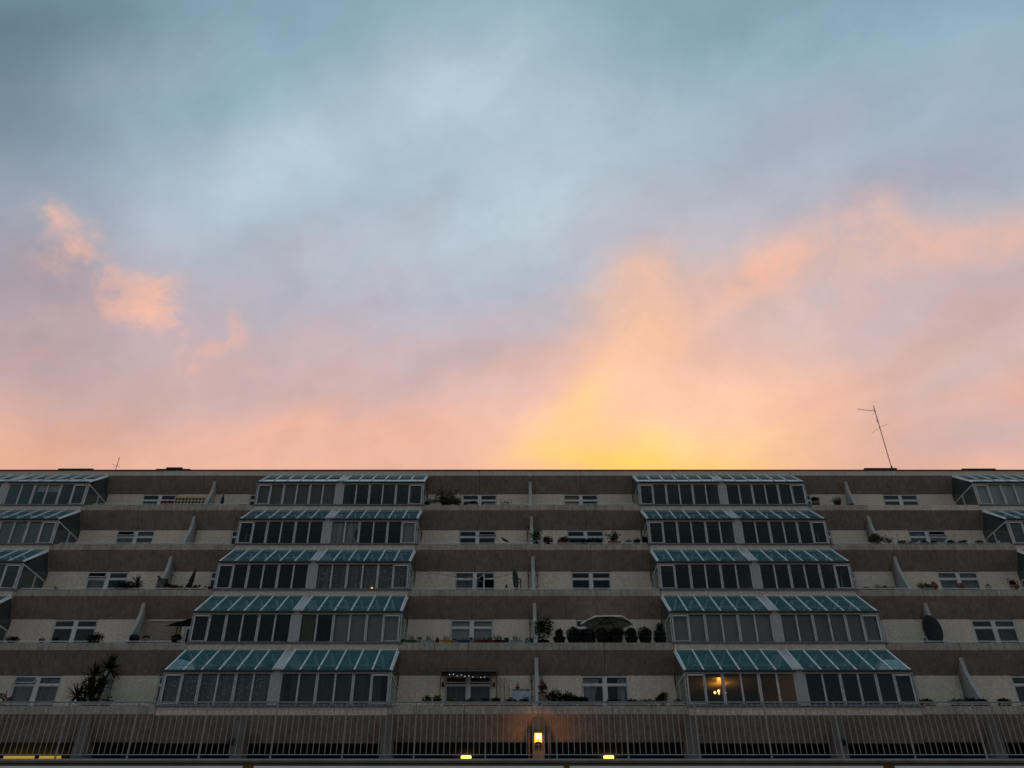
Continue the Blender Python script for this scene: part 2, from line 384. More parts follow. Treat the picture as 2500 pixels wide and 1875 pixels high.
# ------------------------------------------------------------------ mesh helpers
class MB:
    def __init__(s): s.v = []; s.f = []; s.mi = []; s.cur = 0
    def quad(s, a, b, c, d):
        i = len(s.v); s.v += [tuple(a), tuple(b), tuple(c), tuple(d)]; s.f.append((i, i+1, i+2, i+3)); s.mi.append(s.cur); return s
    def tri(s, a, b, c):
        i = len(s.v); s.v += [tuple(a), tuple(b), tuple(c)]; s.f.append((i, i+1, i+2)); s.mi.append(s.cur); return s
    def box(s, x0, x1, y0, y1, z0, z1):
        i = len(s.v)
        s.v += [(x, y, z) for z in (z0, z1) for y in (y0, y1) for x in (x0, x1)]
        for f in ((0, 2, 3, 1), (4, 5, 7, 6), (0, 1, 5, 4), (2, 6, 7, 3), (0, 4, 6, 2), (1, 3, 7, 5)):
            s.f.append(tuple(i+k for k in f)); s.mi.append(s.cur)
        return s
    def prism(s, prof, x0, x1, mats=None):
        """profile of (y, z), clockwise seen from +X or not: normals are recalculated by build()"""
        n = len(prof); i = len(s.v)
        s.v += [(x0, y, z) for y, z in prof] + [(x1, y, z) for y, z in prof]
        for k in range(n):
            a, b = k, (k+1) % n
            s.f.append((i+a, i+b, i+n+b, i+n+a)); s.mi.append(mats[k] if mats else s.cur)
        s.f.append(tuple(i+k for k in range(n))); s.mi.append(mats[0] if mats else s.cur)
        s.f.append(tuple(i+n+k for k in reversed(range(n)))); s.mi.append(mats[0] if mats else s.cur)
        return s
    def tube(s, pts, r, n=6, caps=True):
        pts = [Vector(p) for p in pts]; rs = r if isinstance(r, (list, tuple)) else [r]*len(pts)
        i0 = len(s.v)
        for k, p in enumerate(pts):
            d = (pts[min(k+1, len(pts)-1)]-pts[max(k-1, 0)]).normalized()
            u = d.cross(Vector((0, 0, 1)));
            if u.length < 1e-3: u = d.cross(Vector((0, 1, 0)))
            u.normalize(); w = u.cross(d)
            for j in range(n):
                a = 2*math.pi*j/n
                s.v.append(tuple(p + (u*math.cos(a)+w*math.sin(a))*rs[k]))
        for k in range(len(pts)-1):
            for j in range(n):
                a = i0+k*n+j; b = i0+k*n+(j+1) % n
                s.f.append((a, b, b+n, a+n)); s.mi.append(s.cur)
        if caps:
            s.f.append(tuple(i0+j for j in reversed(range(n)))); s.mi.append(s.cur)
            e = i0+(len(pts)-1)*n; s.f.append(tuple(e+j for j in range(n))); s.mi.append(s.cur)
        return s
    def bar(s, p0, p1, w, h=None):
        """square bar"""
        return s.tube([p0, p1], w*.7071, 4)
    def lathe(s, prof, n=14, c=(0, 0, 0)):
        i0 = len(s.v)
        for r, z in prof:
            for j in range(n):
                a = 2*math.pi*j/n; s.v.append((c[0]+r*math.cos(a), c[1]+r*math.sin(a), c[2]+z))
        for k in range(len(prof)-1):
            for j in range(n):
                a = i0+k*n+j; b = i0+k*n+(j+1) % n
                s.f.append((a, b, b+n, a+n)); s.mi.append(s.cur)
        s.f.append(tuple(i0+j for j in reversed(range(n)))); s.mi.append(s.cur)
        e = i0+(len(prof)-1)*n; s.f.append(tuple(e+j for j in range(n))); s.mi.append(s.cur)
        return s
    def ball(s, c, rx, ry=None, rz=None, n=10, m=6):
        ry = ry or rx; rz = rz or rx
        pr = [(math.sin(math.pi*k/m), -math.cos(math.pi*k/m)) for k in range(m+1)]
        i0 = len(s.v)
        for r, z in pr:
            for j in range(n):
                a = 2*math.pi*j/n; s.v.append((c[0]+rx*r*math.cos(a), c[1]+ry*r*math.sin(a), c[2]+rz*z))
        for k in range(m):
            for j in range(n):
                a = i0+k*n+j; b = i0+k*n+(j+1) % n
                s.f.append((a, b, b+n, a+n)); s.mi.append(s.cur)
        return s
    def leaf(s, p, d, L, w):
        d = Vector(d).normalized(); u = d.cross(Vector((random.uniform(-1, 1), random.uniform(-1, 1), random.uniform(-1, 1))))
        if u.length < 1e-3: u = Vector((1, 0, 0))
        u.normalize(); p = Vector(p)
        return s.quad(p, p+d*L*.5+u*w*.5, p+d*L, p+d*L*.5-u*w*.5)
    def mesh(s, name, mats, smooth=False):
        me = bpy.data.meshes.new(name); me.from_pydata(s.v, [], s.f)
        for m in (mats if isinstance(mats, (list, tuple)) else [mats]): me.materials.append(M[m])
        if len(me.materials) > 1: me.polygons.foreach_set('material_index', s.mi)
        if smooth: me.polygons.foreach_set('use_smooth', [True]*len(me.polygons))
        me.update(); return me

def link(name, me, parent=None, loc=(0, 0, 0), rot=(0, 0, 0)):
    o = bpy.data.objects.new(name, me); col.objects.link(o)
    o.location = loc; o.rotation_euler = rot
    if parent is not None: o.parent = parent
    return o
def add(name, mb, mats, parent=None, loc=(0, 0, 0), smooth=False, rot=(0, 0, 0)):
    return link(name, mb.mesh(name, mats, smooth), parent, loc, rot)
CACHE = {}
def cached(key, maker, mats, smooth=False):
    if key not in CACHE: CACHE[key] = maker().mesh(key[0] if isinstance(key, tuple) else key, mats, smooth)
    return CACHE[key]
def tag(o, label, cat, group=None):
    o['label'] = label; o['category'] = cat
    if group: o['group'] = group
    return o
def thing(name, loc, label, cat, group=None, rotz=0):
    o = bpy.data.objects.new(name, None); col.objects.link(o); o.location = loc; o.rotation_euler = (0, 0, rotz)
    o.empty_display_size = .1
    return tag(o, label, cat, group)
def node(name, parent, loc=(0, 0, 0)):
    o = bpy.data.objects.new(name, None); col.objects.link(o); o.location = loc; o.parent = parent; return o
def structure(name, mb, mats, **kw):
    o = add(name, mb, mats, **kw); o['kind'] = 'structure'; return o

# ------------------------------------------------------------------ the stepped block: dimensions
C = .92                                           # axis of symmetry of the bay in view
STEP, H = 1.604, 2.70                             # each storey steps back and up
YP = [39.268 - STEP*k for k in range(6)]          # front of parapet k (0 = roof edge)
ZP = [21.011 + EYE - H*k for k in range(6)]       # top of parapet k
FLOOR = -.75                                      # balcony floor below its parapet top
CB, CD = .45, 1.10                                # the sloping underside runs back CB and down CD
SH = .275                                         # height of the upright parapet strip
PIER = .17
BALC = [(-5.21, 5.21), (13.25, 21.45), (-21.45, -13.25), (29.45, 37.6), (-37.6, -29.45)]
JOINTS = [0, 2.57, 5.21, 9.25, 13.25, 16.03, 18.72, 21.45, 25.45, 29.45, 32.2, 34.9, 37.6]
JOINTS = sorted(set([-j for j in JOINTS] + JOINTS))
HALVES = [(5.24, 9.08), (9.42, 13.20), (21.48, 25.28), (25.62, 29.42)]
HALVES = [(-b, -a) for a, b in HALVES][::-1] + HALVES

structure('ground', MB().quad((-400, -400, 0), (400, -400, 0), (400, 600, 0), (-400, 600, 0)), 'ground_paving')

bld = thing('apartment_building', (0, 0, 0), 'long stepped concrete apartment block with planted terraces and green glazed conservatories filling the lower picture', 'apartment block')

# ---- parapet panels: upright strip and sloping underside, one precast piece each
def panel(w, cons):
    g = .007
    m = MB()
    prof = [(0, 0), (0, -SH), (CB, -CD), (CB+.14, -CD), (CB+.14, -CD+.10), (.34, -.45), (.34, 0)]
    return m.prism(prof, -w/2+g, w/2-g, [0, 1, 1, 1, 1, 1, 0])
rnd = random.Random(5)
for k in range(6):
    for a, b in zip(JOINTS[:-1], JOINTS[1:]):
        mid = (a+b)/2
        cons = any(h0-.3 < mid < h1+.3 for h0, h1 in HALVES)
        bal = not cons
        strip = 'strip_concrete' if (k == 0 or cons or (k == 1 and mid > 16.1) ) else 'weathered_concrete'
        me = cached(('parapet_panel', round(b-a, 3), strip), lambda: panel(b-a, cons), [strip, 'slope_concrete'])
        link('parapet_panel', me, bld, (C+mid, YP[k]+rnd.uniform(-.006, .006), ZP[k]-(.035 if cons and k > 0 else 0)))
# dark felt coping along the roof edge
add('roof_coping', MB().box(-38+C, 38+C, -.03, .40, .002, .055), 'roof_felt', bld, (0, YP[0], ZP[0]))
add('roof_deck', MB().box(-38+C, 38+C, YP[0]+.35, YP[0]+11, ZP[0]-.45, ZP[0]-.15), 'roof_felt', bld)
add('back_wall', MB().box(-38+C, 38+C, YP[0]+7.2, YP[0]+7.5, 0, ZP[0]-.46), 'void_wall', bld)
for px0, px1, hh in ((156, 240, .07), (392, 474, .05), (416, 454, .14), (2100, 2178, .10), (2335, 2416, .07)):
    x0, _ = at(px0, 1148, YP[0]+1); x1, _ = at(px1, 1148, YP[0]+1)
    add('roof_upstand', MB().box(x0, x1, YP[0]+.45, YP[0]+.9, ZP[0]-.14, ZP[0]+.31+hh), 'roof_felt', bld)

# ---- floor slabs, window walls, windows
def win_frame(w, h):
    m = MB(); f = .032; d = .07
    m.box(0, w, 0, d, h-f, h); m.box(0, w, 0, d, 0, f)
    m.box(0, f, 0, d, f, h-f); m.box(w-f, w, 0, d, f, h-f)
    return m
def make_window(k, x0, x1, lights=2, open_vents=(), open_casement=None, sill=-.2):
    """window in the wall under parapet k"""
    y = YP[k]+CB+.02; ztop = ZP[k]-CD-.015; z0 = ZP[k+1]+sill
    w = x1-x0; h = ztop-z0
    n = node('window', bld, (C+x0, y, z0))
    link('window_frame', cached(('window_frame', round(w, 2), round(h, 3)), lambda: win_frame(w, h), 'window_white'), n)
    mull = .136 if lights == 2 else 0
    if lights == 2:
        link('window_mullion', cached(('window_mullion', round(h, 3)), lambda: MB().box(-.068, .068, -.012, .06, .046, h-.046), 'window_white'), n, (w/2, 0, 0))
        lw = (w-.09-mull)/2; xs = [.045, w/2+.068]
    else: lw = w-.09; xs = [.045]
    vt = h-.045; vb = h-.30; tr = vb-.055
    for i, x in enumerate(xs):
        link('transom', cached(('transom', round(lw, 3)), lambda: MB().box(0, lw, -.008, .06, 0, .05), 'window_white'), n, (x, 0, tr+.003))
        vh = vt-vb
        def vent():
            m = MB(); f = .020
            m.box(0, lw, -.03, .0, -f, 0); m.box(0, lw, -.03, 0, -vh, -vh+f); m.box(0, f, -.03, 0, -vh+f, -f); m.box(lw-f, lw, -.03, 0, -vh+f, -f)
            return m
        tilt = R(-24) if i in open_vents else 0
        link('vent_sash', cached(('vent_sash', round(lw, 3), round(vh, 3)), vent, 'window_white'), n, (x, .02, vt), (tilt, 0, 0))
        link('vent_pane', cached(('vent_pane', round(lw, 3), round(vh, 3)), lambda: MB().box(.021, lw-.021, -.018, -.012, -vh+.021, -.021), 'wall_glass'), n, (x, .02, vt), (tilt, 0, 0))
        lh = tr-.045
        def sash():
            m = MB(); f = .026
            m.box(0, lw, -.012, .03, lh-f, lh); m.box(0, lw, -.012, .03, 0, f); m.box(0, f, -.012, .03, f, lh-f); m.box(lw-f, lw, -.012, .03, f, lh-f)
            return m
        rz = 0; ox = x
        if open_casement == i: rz = R(-62)
        link('casement_sash', cached(('casement_sash', round(lw, 3), round(lh, 3)), sash, 'window_white'), n, (ox, .01, .046), (0, 0, rz))
        link('casement_pane', cached(('casement_pane', round(lw, 3), round(lh, 3)), lambda: MB().box(.027, lw-.027, .004, .010, .027, lh-.027), 'wall_glass'), n, (ox, .01, .046), (0, 0, rz))
    # shallow dark room behind the glass
    link('window_recess', cached(('window_recess', round(w, 2), round(h, 3)), lambda: recess(w, h), 'room_wall'), n)
    return n
def recess(w, h):
    m = MB(); d = 1.6
    m.quad((0, d, 0), (w, d, 0), (w, d, h), (0, d, h)); m.quad((0, .08, 0), (0, d, 0), (0, d, h), (0, .08, h))
    m.quad((w, .08, 0), (w, .08, h), (w, d, h), (w, d, 0)); m.quad((0, .08, 0), (w, .08, 0), (w, d, 0), (0, d, 0)); m.quad((0, .08, h), (0, d, h), (w, d, h), (w, .08, h))
    return m

WIN = {(-5.21, 5.21): [(-3.44, -1.68, 2), (1.68, 3.44, 2)], (13.25, 21.45): [(13.32, 14.22, 1), (17.85, 19.64, 2)],
       (-21.45, -13.25): [(-19.64, -17.85, 2), (-14.22, -13.32, 1)], (29.45, 37.6): [], (-37.6, -29.45): []}
VENT = {(4, -19.64): (0,), (2, -19.64): (0,), (1, -19.64): (0,), (1, 17.85): (1,), (4, -3.44): (0, 1), (1, -3.44): (1,)}
for k in range(5):
    z0, z1 = ZP[k+1]+FLOOR, ZP[k]-CD-.006
    add('floor_slab', MB().box(-38+C, 38+C, YP[k+1]+.62, YP[k]+CB+6, z0-.22, z0), 'room_wall', bld)
    for (a, b), ws in WIN.items():
        m = MB(); y0, y1 = YP[k]+CB, YP[k]+CB+.16
        xa = a+.03
        for (w0, w1, n) in ws:
            if w0-.003 > xa: m.box(C+xa, C+w0-.003, y0, y1, z0+.002, z1)
            m.box(C+w0-.003, C+w1+.003, y0, y1, z0+.002, ZP[k+1]-.203)
            xa = w1+.003
        m.box(C+xa, C+b-.03, y0, y1, z0+.002, z1)
        add('window_wall', m, 'cream_render', bld)
        for (w0, w1, n) in ws:
            make_window(k, w0, w1, n, VENT.get((k, w0), ()), 1 if (k == 2 and w0 == -3.44) else None)

# ---- concrete fins between neighbouring terraces
def fin():
    t = .07
    prof = [(.16, -.40), (.10, -.72), (.04, -1.10), (-.16, -1.55), (-.52, -2.20), (-.95, -2.75), (-.95, -3.44), (CB-.003, -3.44), (CB-.003, -CD-.01), (.17, -.48)]
    prof = [(y, z) for y, z in prof]
    return MB().prism(prof, -t, t)
for k in range(5):
    for x in (-32.2, -16.03, 0, 16.03, 32.2):
        link('dividing_fin', cached('dividing_fin', fin, 'fin_concrete'), bld, (C+x, YP[k]-.004, ZP[k]))
        # rainwater pipes beside the fins
        side = (-1, 1) if x == 0 else ((1,) if x < 0 else (-1,))
        if k in (1, 2, 3, 4):
            for s in side:
                def pipe():
                    m = MB().tube([(0, .36, -.98), (0, .25, -1.02), (0, .25, -3.42)], .032, 8)
                    m.tube([(0, .25, -1.30), (0, .25, -1.38)], .045, 8); m.tube([(0, .25, -1.9), (0, .25, -1.96)], .045, 8)
                    return m
                link('drainpipe', cached('drainpipe', pipe, 'pipe_grey', True), bld, (C+x+s*.19, YP[k]+.02, ZP[k]))

# ---- handrails standing on the parapets
def rail_run(x0, x1, z=.085):
    m = MB().tube([(x0, 0, 0), (x0, 0, z-.03), (x0+.03, 0, z), (x1-.03, 0, z), (x1, 0, z-.03), (x1, 0, 0)], .017, 6)
    n = max(1, round((x1-x0)/1.3))
    for i in range(1, n): m.tube([(x0+(x1-x0)*i/n, 0, 0), (x0+(x1-x0)*i/n, 0, z-.01)], .013, 5)
    return m
for k, spans in {1: [(-21, -13.6), (.2, 5.0), (-2.3, -.1)], 2: [(-21.1, -13.5), (-5.1, -.1), (.1, 5.1), (13.4, 16.), (16.2, 21.3)],
                 3: [(-21.2, -13.5), (-5.1, -.1), (.1, 5.1), (13.4, 16), (16.1, 21.3)], 4: [(-21.2, -13.5), (13.4, 16), (16.1, 21.3)],
                 5: [(-21.2, -13.6), (-5.1, -.1), (.1, 5.1), (13.4, 16), (16.1, 21.3)]}.items():
    for a, b in spans:
        add('handrail', rail_run(a, b, .07), 'handrail_paint', bld, (C, YP[k]+.06, ZP[k]), True)

# ---- conservatories
GZ = 1.11                                         # height of the upright glazing above the parapet
def conservatory(k, x0, x1, outer):
    """glasshouse standing on parapet k+1 under parapet k; outer = -1 / +1: the side that has an exposed end wall"""
    yb, zb = YP[k+1], ZP[k+1]                      # foot of the glazing
    n = node('conservatory', bld, (C+x0, yb, zb))
    W = x1-x0; cnt = 6; pw = W/cnt
    eave = Vector((0, -.02, GZ+.095)); ridge = Vector((0, STEP-.03, H-SH-.005))
    sl = (ridge-eave); L = sl.length; u = sl.normalized(); nrm = Vector((0, -u.z, u.y))
    ang = math.atan2(u.z, u.y)
    def roof_pane(): return MB().box(.02, pw-.02, 0, L-.01, 0, .008)
    def roof_bar(): return MB().box(-.025, .025, -.03, L, -.02, .038)
    key = (round(W, 3),)
    for i in range(cnt):
        jit = rnd.uniform(-.004, .004)
        link('roof_pane', cached(('roof_pane',)+key, roof_pane, 'roof_glass'), n, (i*pw, eave.y, eave.z), (ang+jit, 0, 0))
        link('wall_pane', cached(('wall_pane',)+key, lambda: MB().box(.03, pw-.03, .045, .051, .06, GZ-.03), 'wall_glass'), n, (i*pw, 0, 0), (rnd.uniform(-.003, .003), 0, rnd.uniform(-.003, .003)))
    for i in range(cnt+1):
        link('roof_bar', cached(('roof_bar',)+key, roof_bar, 'roof_bar_metal'), n, (i*pw, eave.y, eave.z), (ang, 0, 0))
        wide = .048 if (i % 2 == 0) else .028
        if i in (0, cnt): wide = .04
        if wide > .045:
            link('mullion', cached('mullion_double', lambda: MB().box(-.048, -.010, .0, .08, .055, GZ-.01).box(.010, .048, .0, .08, .055, GZ-.01).box(-.010, .010, .03, .08, .055, GZ-.01), 'aluminium'), n, (i*pw, 0, 0))
        else:
            link('mullion', cached(('mullion', wide), lambda: MB().box(-wide, wide, .0, .08, .055, GZ-.01), 'aluminium'), n, (i*pw, 0, 0))
    link('head_rail', cached(('head_rail',)+key, lambda: MB().box(-.03, W+.03, -.01, .09, GZ-.008, GZ+.045), 'aluminium'), n)
    link('gutter', cached(('gutter',)+key, lambda: MB().box(-.05, W+.05, -.10, .06, GZ+.047, GZ+.105), 'gutter_metal'), n)
    def sill():
        m = MB().box(-.10, W+.17, -.05, .12, -.03, .012); m.box(-.03, W+.03, .0, .09, .014, .053); return m
    link('sill', cached(('sill',)+key, sill, 'sill_metal'), n)
    link('ridge_flashing', cached(('ridge_flashing',)+key, lambda: MB().box(-.02, W+.02, STEP-.05, STEP-.012, H-SH-.05, H-SH-.002), 'roof_bar_metal'), n)
    # pipe guard along the foot of the roof
    def guard():
        m = MB(); a, b = .24, W-.28
        P = lambda x, s, h: Vector((x, eave.y, eave.z)) + u*s + nrm*h
        m.tube([P(a, .16, .02), P(a, .16, .09), P(a+.05, .16, .12), P(b-.05, .16, .12), P(b, .16, .09), P(b, .16, .02)], .011, 5)
        for f in (.33, .67): m.tube([P(a+(b-a)*f, .16, .02), P(a+(b-a)*f, .16, .12)], .009, 5)
        return m
    link('snow_guard', cached(('snow_guard',)+key, guard, 'rail_paint'), n)
    # opening sash next to the end wall
    ei = cnt-1 if outer > 0 else 0
    def sash():
        m = MB(); a, b = .045, pw-.045
        m.box(a, b, -.02, .03, GZ-.085, GZ-.03); m.box(a, a+.012, -.01, .03, .06, GZ-.085); m.box(b-.012, b, -.01, .03, .06, GZ-.085); m.box(a+.012, b-.012, -.01, .03, .06, .08)
        return m
    link('end_sash', cached(('end_sash',)+key, sash, 'window_white'), n, (ei*pw, 0, 0))
    # exposed end wall
    X = W+.03 if outer > 0 else -.03
    t0, t1 = X-.012, X+.012
    yw = STEP+CB-.02; zc = H-CD                   # window wall plane and foot of the sloping panel
    f = .03
    link('end_upper_pane', cached('end_upper_pane', lambda: MB().prism([(.10, GZ+.03), (STEP-.06, H-SH-.12), (STEP+.02, H-SH-.12), (yw-.02, zc+.02), (yw-.02, GZ+.03)], -.004, .004), 'side_glass'), n, (X, 0, 0))
    link('end_lower_pane', cached('end_lower_pane', lambda: MB().box(-.004, .004, .09, 1.17, .03, GZ-.03), 'side_glass'), n, (X, 0, 0))
    link('end_door_pane', cached('end_door_pane', lambda: MB().box(-.004, .004, 1.25, yw-.05, -.70, GZ-.03), 'side_glass'), n, (X, 0, 0))
    def bars():
        m = MB()
        m.box(-f, f, -.008, yw, GZ-.03, GZ+.03); m.box(-f, f, 1.18, 1.24, -.73, GZ-.031); m.box(-f, f, yw-.05, yw, -.73, GZ-.031)
        m.box(-f, f, .0, .06, .03, GZ-.031); m.box(-f, f, .061, 1.179, .0, .03)
        m.bar((0, -.06, GZ+.075), (0, STEP-.02, H-SH-.07), .07)
        return m
    link('end_bars', cached('end_bars', bars, 'aluminium'), n, (X, 0, 0))
    link('end_low_wall', cached('end_low_wall', lambda: MB().box(-.04, .04, .35, 1.16, FLOOR, -.002), 'cream_render'), n, (X, 0, 0))
    # the room behind
    def room():
        m = MB(); y0 = STEP+CB; d = 4.2; zt = H-CD-.008; zf = FLOOR+.006
        m.cur = 0
        m.quad((0, y0+d, zf), (W, y0+d, zf), (W, y0+d, zt), (0, y0+d, zt))
        m.quad((0, y0, zf), (0, y0+d, zf), (0, y0+d, zt), (0, y0, zt)); m.quad((W, y0, zf), (W, y0, zt), (W, y0+d, zt), (W, y0+d, zf))
        m.cur = 1
        m.quad((0, y0, zt), (0, y0+d, zt), (W, y0+d, zt), (W, y0, zt))
        m.cur = 0
        m.quad((-.0, .36, zf), (W, .36, zf), (W, y0+d, zf), (0, y0+d, zf))
        return m
    link('room', cached(('room',)+key, room, ['room_wall', 'room_ceiling']), n)
    return n
def pier_mesh():
    yw = STEP+CB
    e0 = (-.075, 0.0); prof = [(-.03, .0), (-.03, GZ+.07), (-.09, GZ+.10), (-.09, GZ+.15), (STEP-.012, H-SH+.035-.06), (STEP-.012, H-SH-.11), (STEP+CB-.005, H-CD-.02), (yw-.005, FLOOR), (.36, FLOOR), (.36, -.003)]
    return MB().prism(prof, -PIER+.012, PIER-.012)
for k in range(5):
    for (a, b) in HALVES:
        mid = abs((a+b)/2)
        # the halves of a pair meet at a pier; the other side is the exposed end
        pier_side = 1 if any(abs(b-p) < .3 for p in (-25.45, -9.25, 9.25, 25.45)) else -1
        conservatory(k, a, b, -pier_side)
    for p in (-25.45, -9.25, 9.25, 25.45):
        link('conservatory_pier', cached('conservatory_pier', pier_mesh, 'pier_cladding'), bld, (C+p, YP[k+1], ZP[k+1]))

# ---- colonnade under the lowest parapet
TZ = EYE+3.38                                     # walkway level behind the railing
for x in (-21.0, -15.6, -10.25, -5.2, -.02, 5.2, 10.25, 15.6, 21.0):
    cx = C+x
    def colm():
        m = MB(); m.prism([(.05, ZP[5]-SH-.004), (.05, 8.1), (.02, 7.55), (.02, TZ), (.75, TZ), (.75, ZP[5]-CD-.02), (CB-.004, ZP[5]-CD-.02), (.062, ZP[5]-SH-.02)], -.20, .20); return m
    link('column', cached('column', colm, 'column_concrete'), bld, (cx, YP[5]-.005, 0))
cz = ZP[5]-CD
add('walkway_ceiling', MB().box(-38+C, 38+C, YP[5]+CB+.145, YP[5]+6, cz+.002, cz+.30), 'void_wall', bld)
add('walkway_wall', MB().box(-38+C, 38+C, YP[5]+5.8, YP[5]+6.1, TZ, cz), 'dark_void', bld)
for s in (-.33, .33):
    add('drainpipe', MB().tube([(C+s, YP[5]+.16, TZ), (C+s, YP[5]+.16, cz+.38), (C+s, YP[5]+.30, cz+.46)], .035, 8), 'pipe_grey', bld, smooth=True)
YW = 33.9
for px0, px1 in ((7, 84), (94, 149)):
    x0, _ = at(px0, 1850, YW); x1, _ = at(px1, 1850, YW)
    n = node('lit_window', bld, (x0, YW, cz-1.0))
    w = x1-x0; h = .98
    add('lit_blind', MB().box(0, w, .03, .05, 0, h), 'lit_blind', n)
    add('window_frame', MB().box(-.06, 0, 0, .06, -.06, h+.015).box(w, w+.06, 0, .06, -.06, h+.015).box(0, w, 0, .06, -.06, 0), 'black_metal', n)
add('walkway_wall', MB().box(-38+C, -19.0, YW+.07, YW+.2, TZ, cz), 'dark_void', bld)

# ------------------------------------------------------------------ terrace, ledge and railing in front
YR = 18.4
structure('terrace_floor', MB().box(-60, 60, YR+.25, YP[5]+6.3, TZ-.35, TZ-.03), 'terrace_paving')
led = MB(); led.box(-60, 60, YR-.22, YR+.24, TZ-.042, TZ-.005); led.box(-60, 60, YR-.18, YR+.24, TZ-.066, TZ-.044)
tag(add('ledge', led, 'ledge_stone'), 'long pale ledge running below the metal railing at the bottom of the picture', 'ledge')
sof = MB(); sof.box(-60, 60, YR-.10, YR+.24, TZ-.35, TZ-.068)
tag(add('ledge_beam', sof, 'soffit_painted_glow'), 'thin beam tucked under the pale ledge, painted ochre in place of yellow lamplight', 'beam')
rl = thing('railing', (C-.03, YR, TZ), 'grey metal railing with upright bars across the whole foot of the picture', 'railing')
PS = 1.42; NP = 13
add('top_rail', MB().box(-PS*NP, PS*NP, -.018, .018, 1.10, 1.125), 'rail_paint', rl)
add('bottom_rail', MB().box(-PS*NP, PS*NP, -.012, .012, .098, .116), 'rail_paint', rl)
post_me = MB().box(-.013, .013, -.02, .02, .0, 1.10).box(-.10, .10, -.05, .05, -.004, .012).mesh('post', 'rail_paint')
bal_me = MB().tube([(0, 0, .118), (0, 0, 1.10)], .0075, 6).mesh('baluster', 'rail_paint')
for i in range(-NP, NP+1):
    link('post', post_me, rl, (i*PS, 0, 0))
    if i < NP:
        for j in range(1, 12):
            link('baluster', bal_me, rl, (i*PS+j*PS/12 + rnd.uniform(-.003, .003), 0, 0), (0, rnd.uniform(-.003, .003), 0))
# white fascia boards of the shop canopy below
yf = 17.3
fl = [('pale canopy board at the bottom left corner', -60, 592), ('pale canopy board at the bottom edge left of centre', 620, 1376), ('pale canopy board at the bottom edge right of centre', 1391, 2155), ('pale canopy board at the bottom right corner', 2185, 2560)]
for lab, p0, p1 in fl:
    x0, z0 = at(p0, 1870, yf); x1, _ = at(p1, 1868.5, yf)
    m = MB().prism([(0, 0), (-.10, -.20), (-.22, -.75), (-.17, -.75), (-.05, -.20), (.05, 0)], x0, x1)
    tag(add('canopy_board', m, 'fascia_white', None, (0, yf, z0)), lab, 'canopy', 'canopy boards along the bottom edge')

# ------------------------------------------------------------------ lamps
def lantern(px, lit, label, cat='lantern'):
    x, z = at(px, 1803 if lit else 1805, YP[5]-.12)
    t = thing('wall_lantern', (x, YP[5]-.005, z-.11), label, cat, 'lanterns on the colonnade columns')
    if lit:
        add('lantern_glass', MB().prism([(-.24, 0), (-.26, .25), (-.015, .25), (-.015, 0)], -.115, .115), 'lamp_orange', t)
        add('bulb', MB().ball((0, -.262, .15), .06, .02, .07), 'lamp_core', t)
        add('bracket', MB().box(-.10, .10, -.2, .0, -.045, -.005).box(-.10, .10, -.16, .0, -.12, -.10), 'black_metal', t)
        add('lantern_cap', MB().box(-.15, .15, -.30, .0, .253, .275), 'black_metal', t)
        ld = bpy.data.lights.new('lantern_light', 'POINT'); ld.energy = 14; ld.color = (1, .36, .06); ld.shadow_soft_size = .10
        lo = bpy.data.objects.new('lantern_light', ld); col.objects.link(lo); lo.location = (0, -.46, .12); lo.parent = t
    else:
        add('globe', MB().ball((0, -.12, .10), .12, .12, .13, 14, 8), 'dish_grey', t, smooth=True)
        add('bracket', MB().box(-.05, .05, -.10, .0, -.06, -.02), 'black_metal', t)
    return t
lantern(1314, True, 'lit orange lantern glowing on the middle column behind the railing')
lantern(566, False, 'unlit round lantern on the column left of centre behind the railing')
lantern(2061, False, 'unlit round lantern on the column right of centre behind the railing')
for x, lab in ((-2.6, 'glowing yellow ceiling light left of the orange lantern'), (2.62, 'glowing yellow ceiling light right of the orange lantern')):
    t = thing('ceiling_light', (C+x, 34, cz), lab, 'ceiling light', 'round lights under the walkway ceiling')
    add('diffuser', MB().lathe([(.08, -.16), (.14, -.15), (.18, -.115), (.19, -.06), (.19, -.02)], 20), 'disc_yellow', t)
    add('base_ring', MB().lathe([(.20, -.019), (.20, .0)], 20), 'black_metal', t)

# ------------------------------------------------------------------ curtains and blinds behind the glass
def cloth(name, k, x0, x1, z0, z1, mat, label, cat='curtain', waves=None, amp=.03, y=None, gather=0.):
    """hanging cloth behind the conservatory glazing of storey k; x relative to the axis"""
    W = x1-x0; n = max(6, int(W*16)); waves = waves or W*5.5
    yy = (YP[k+1]+.17) if y is None else y
    m = MB(); ph = rnd.uniform(0, 6)
    rows = 5; I = len(m.v)
    for r in range(rows+1):
        f = r/rows; z = z0+(z1-z0)*f
        for i in range(n*2+1):
            g = i/(n*2); xx = W*g
            if gather: xx = W*g*(1-gather*math.sin(math.pi*min(1, (1-f)*1.0))*.6)
            m.v.append((xx, amp*math.sin(g*waves*6.283+ph)*(1-.25*f)+amp*.4*math.sin(g*waves*2.1*6.283+ph*2+f), z))
    w = n*2+1
    for r in range(rows):
        for i in range(n*2):
            a = I+r*w+i; m.f.append((a, a+1, a+w+1, a+w)); m.mi.append(0)
    o = add(name, m, mat, None, (C+x0, yy, 0), True)
    return tag(o, label, cat)
def ck(k): return ZP[k+1]+.02, ZP[k+1]+GZ-.02
A0, A1, A2, A3 = -13.17, -9.45, -9.06, -5.27
B0, B1, B2, B3 = 5.27, 9.06, 9.45, 13.17
z = ck(0)
cloth('curtain', 0, A0, A1, *z, 'drape_taupe', 'taupe curtains drawn across the left half of the top-floor conservatory left of centre')
cloth('curtain', 0, 10.1, 11.25, *z, 'drape_brown', 'dark brown curtain behind the top-floor conservatory right of centre')
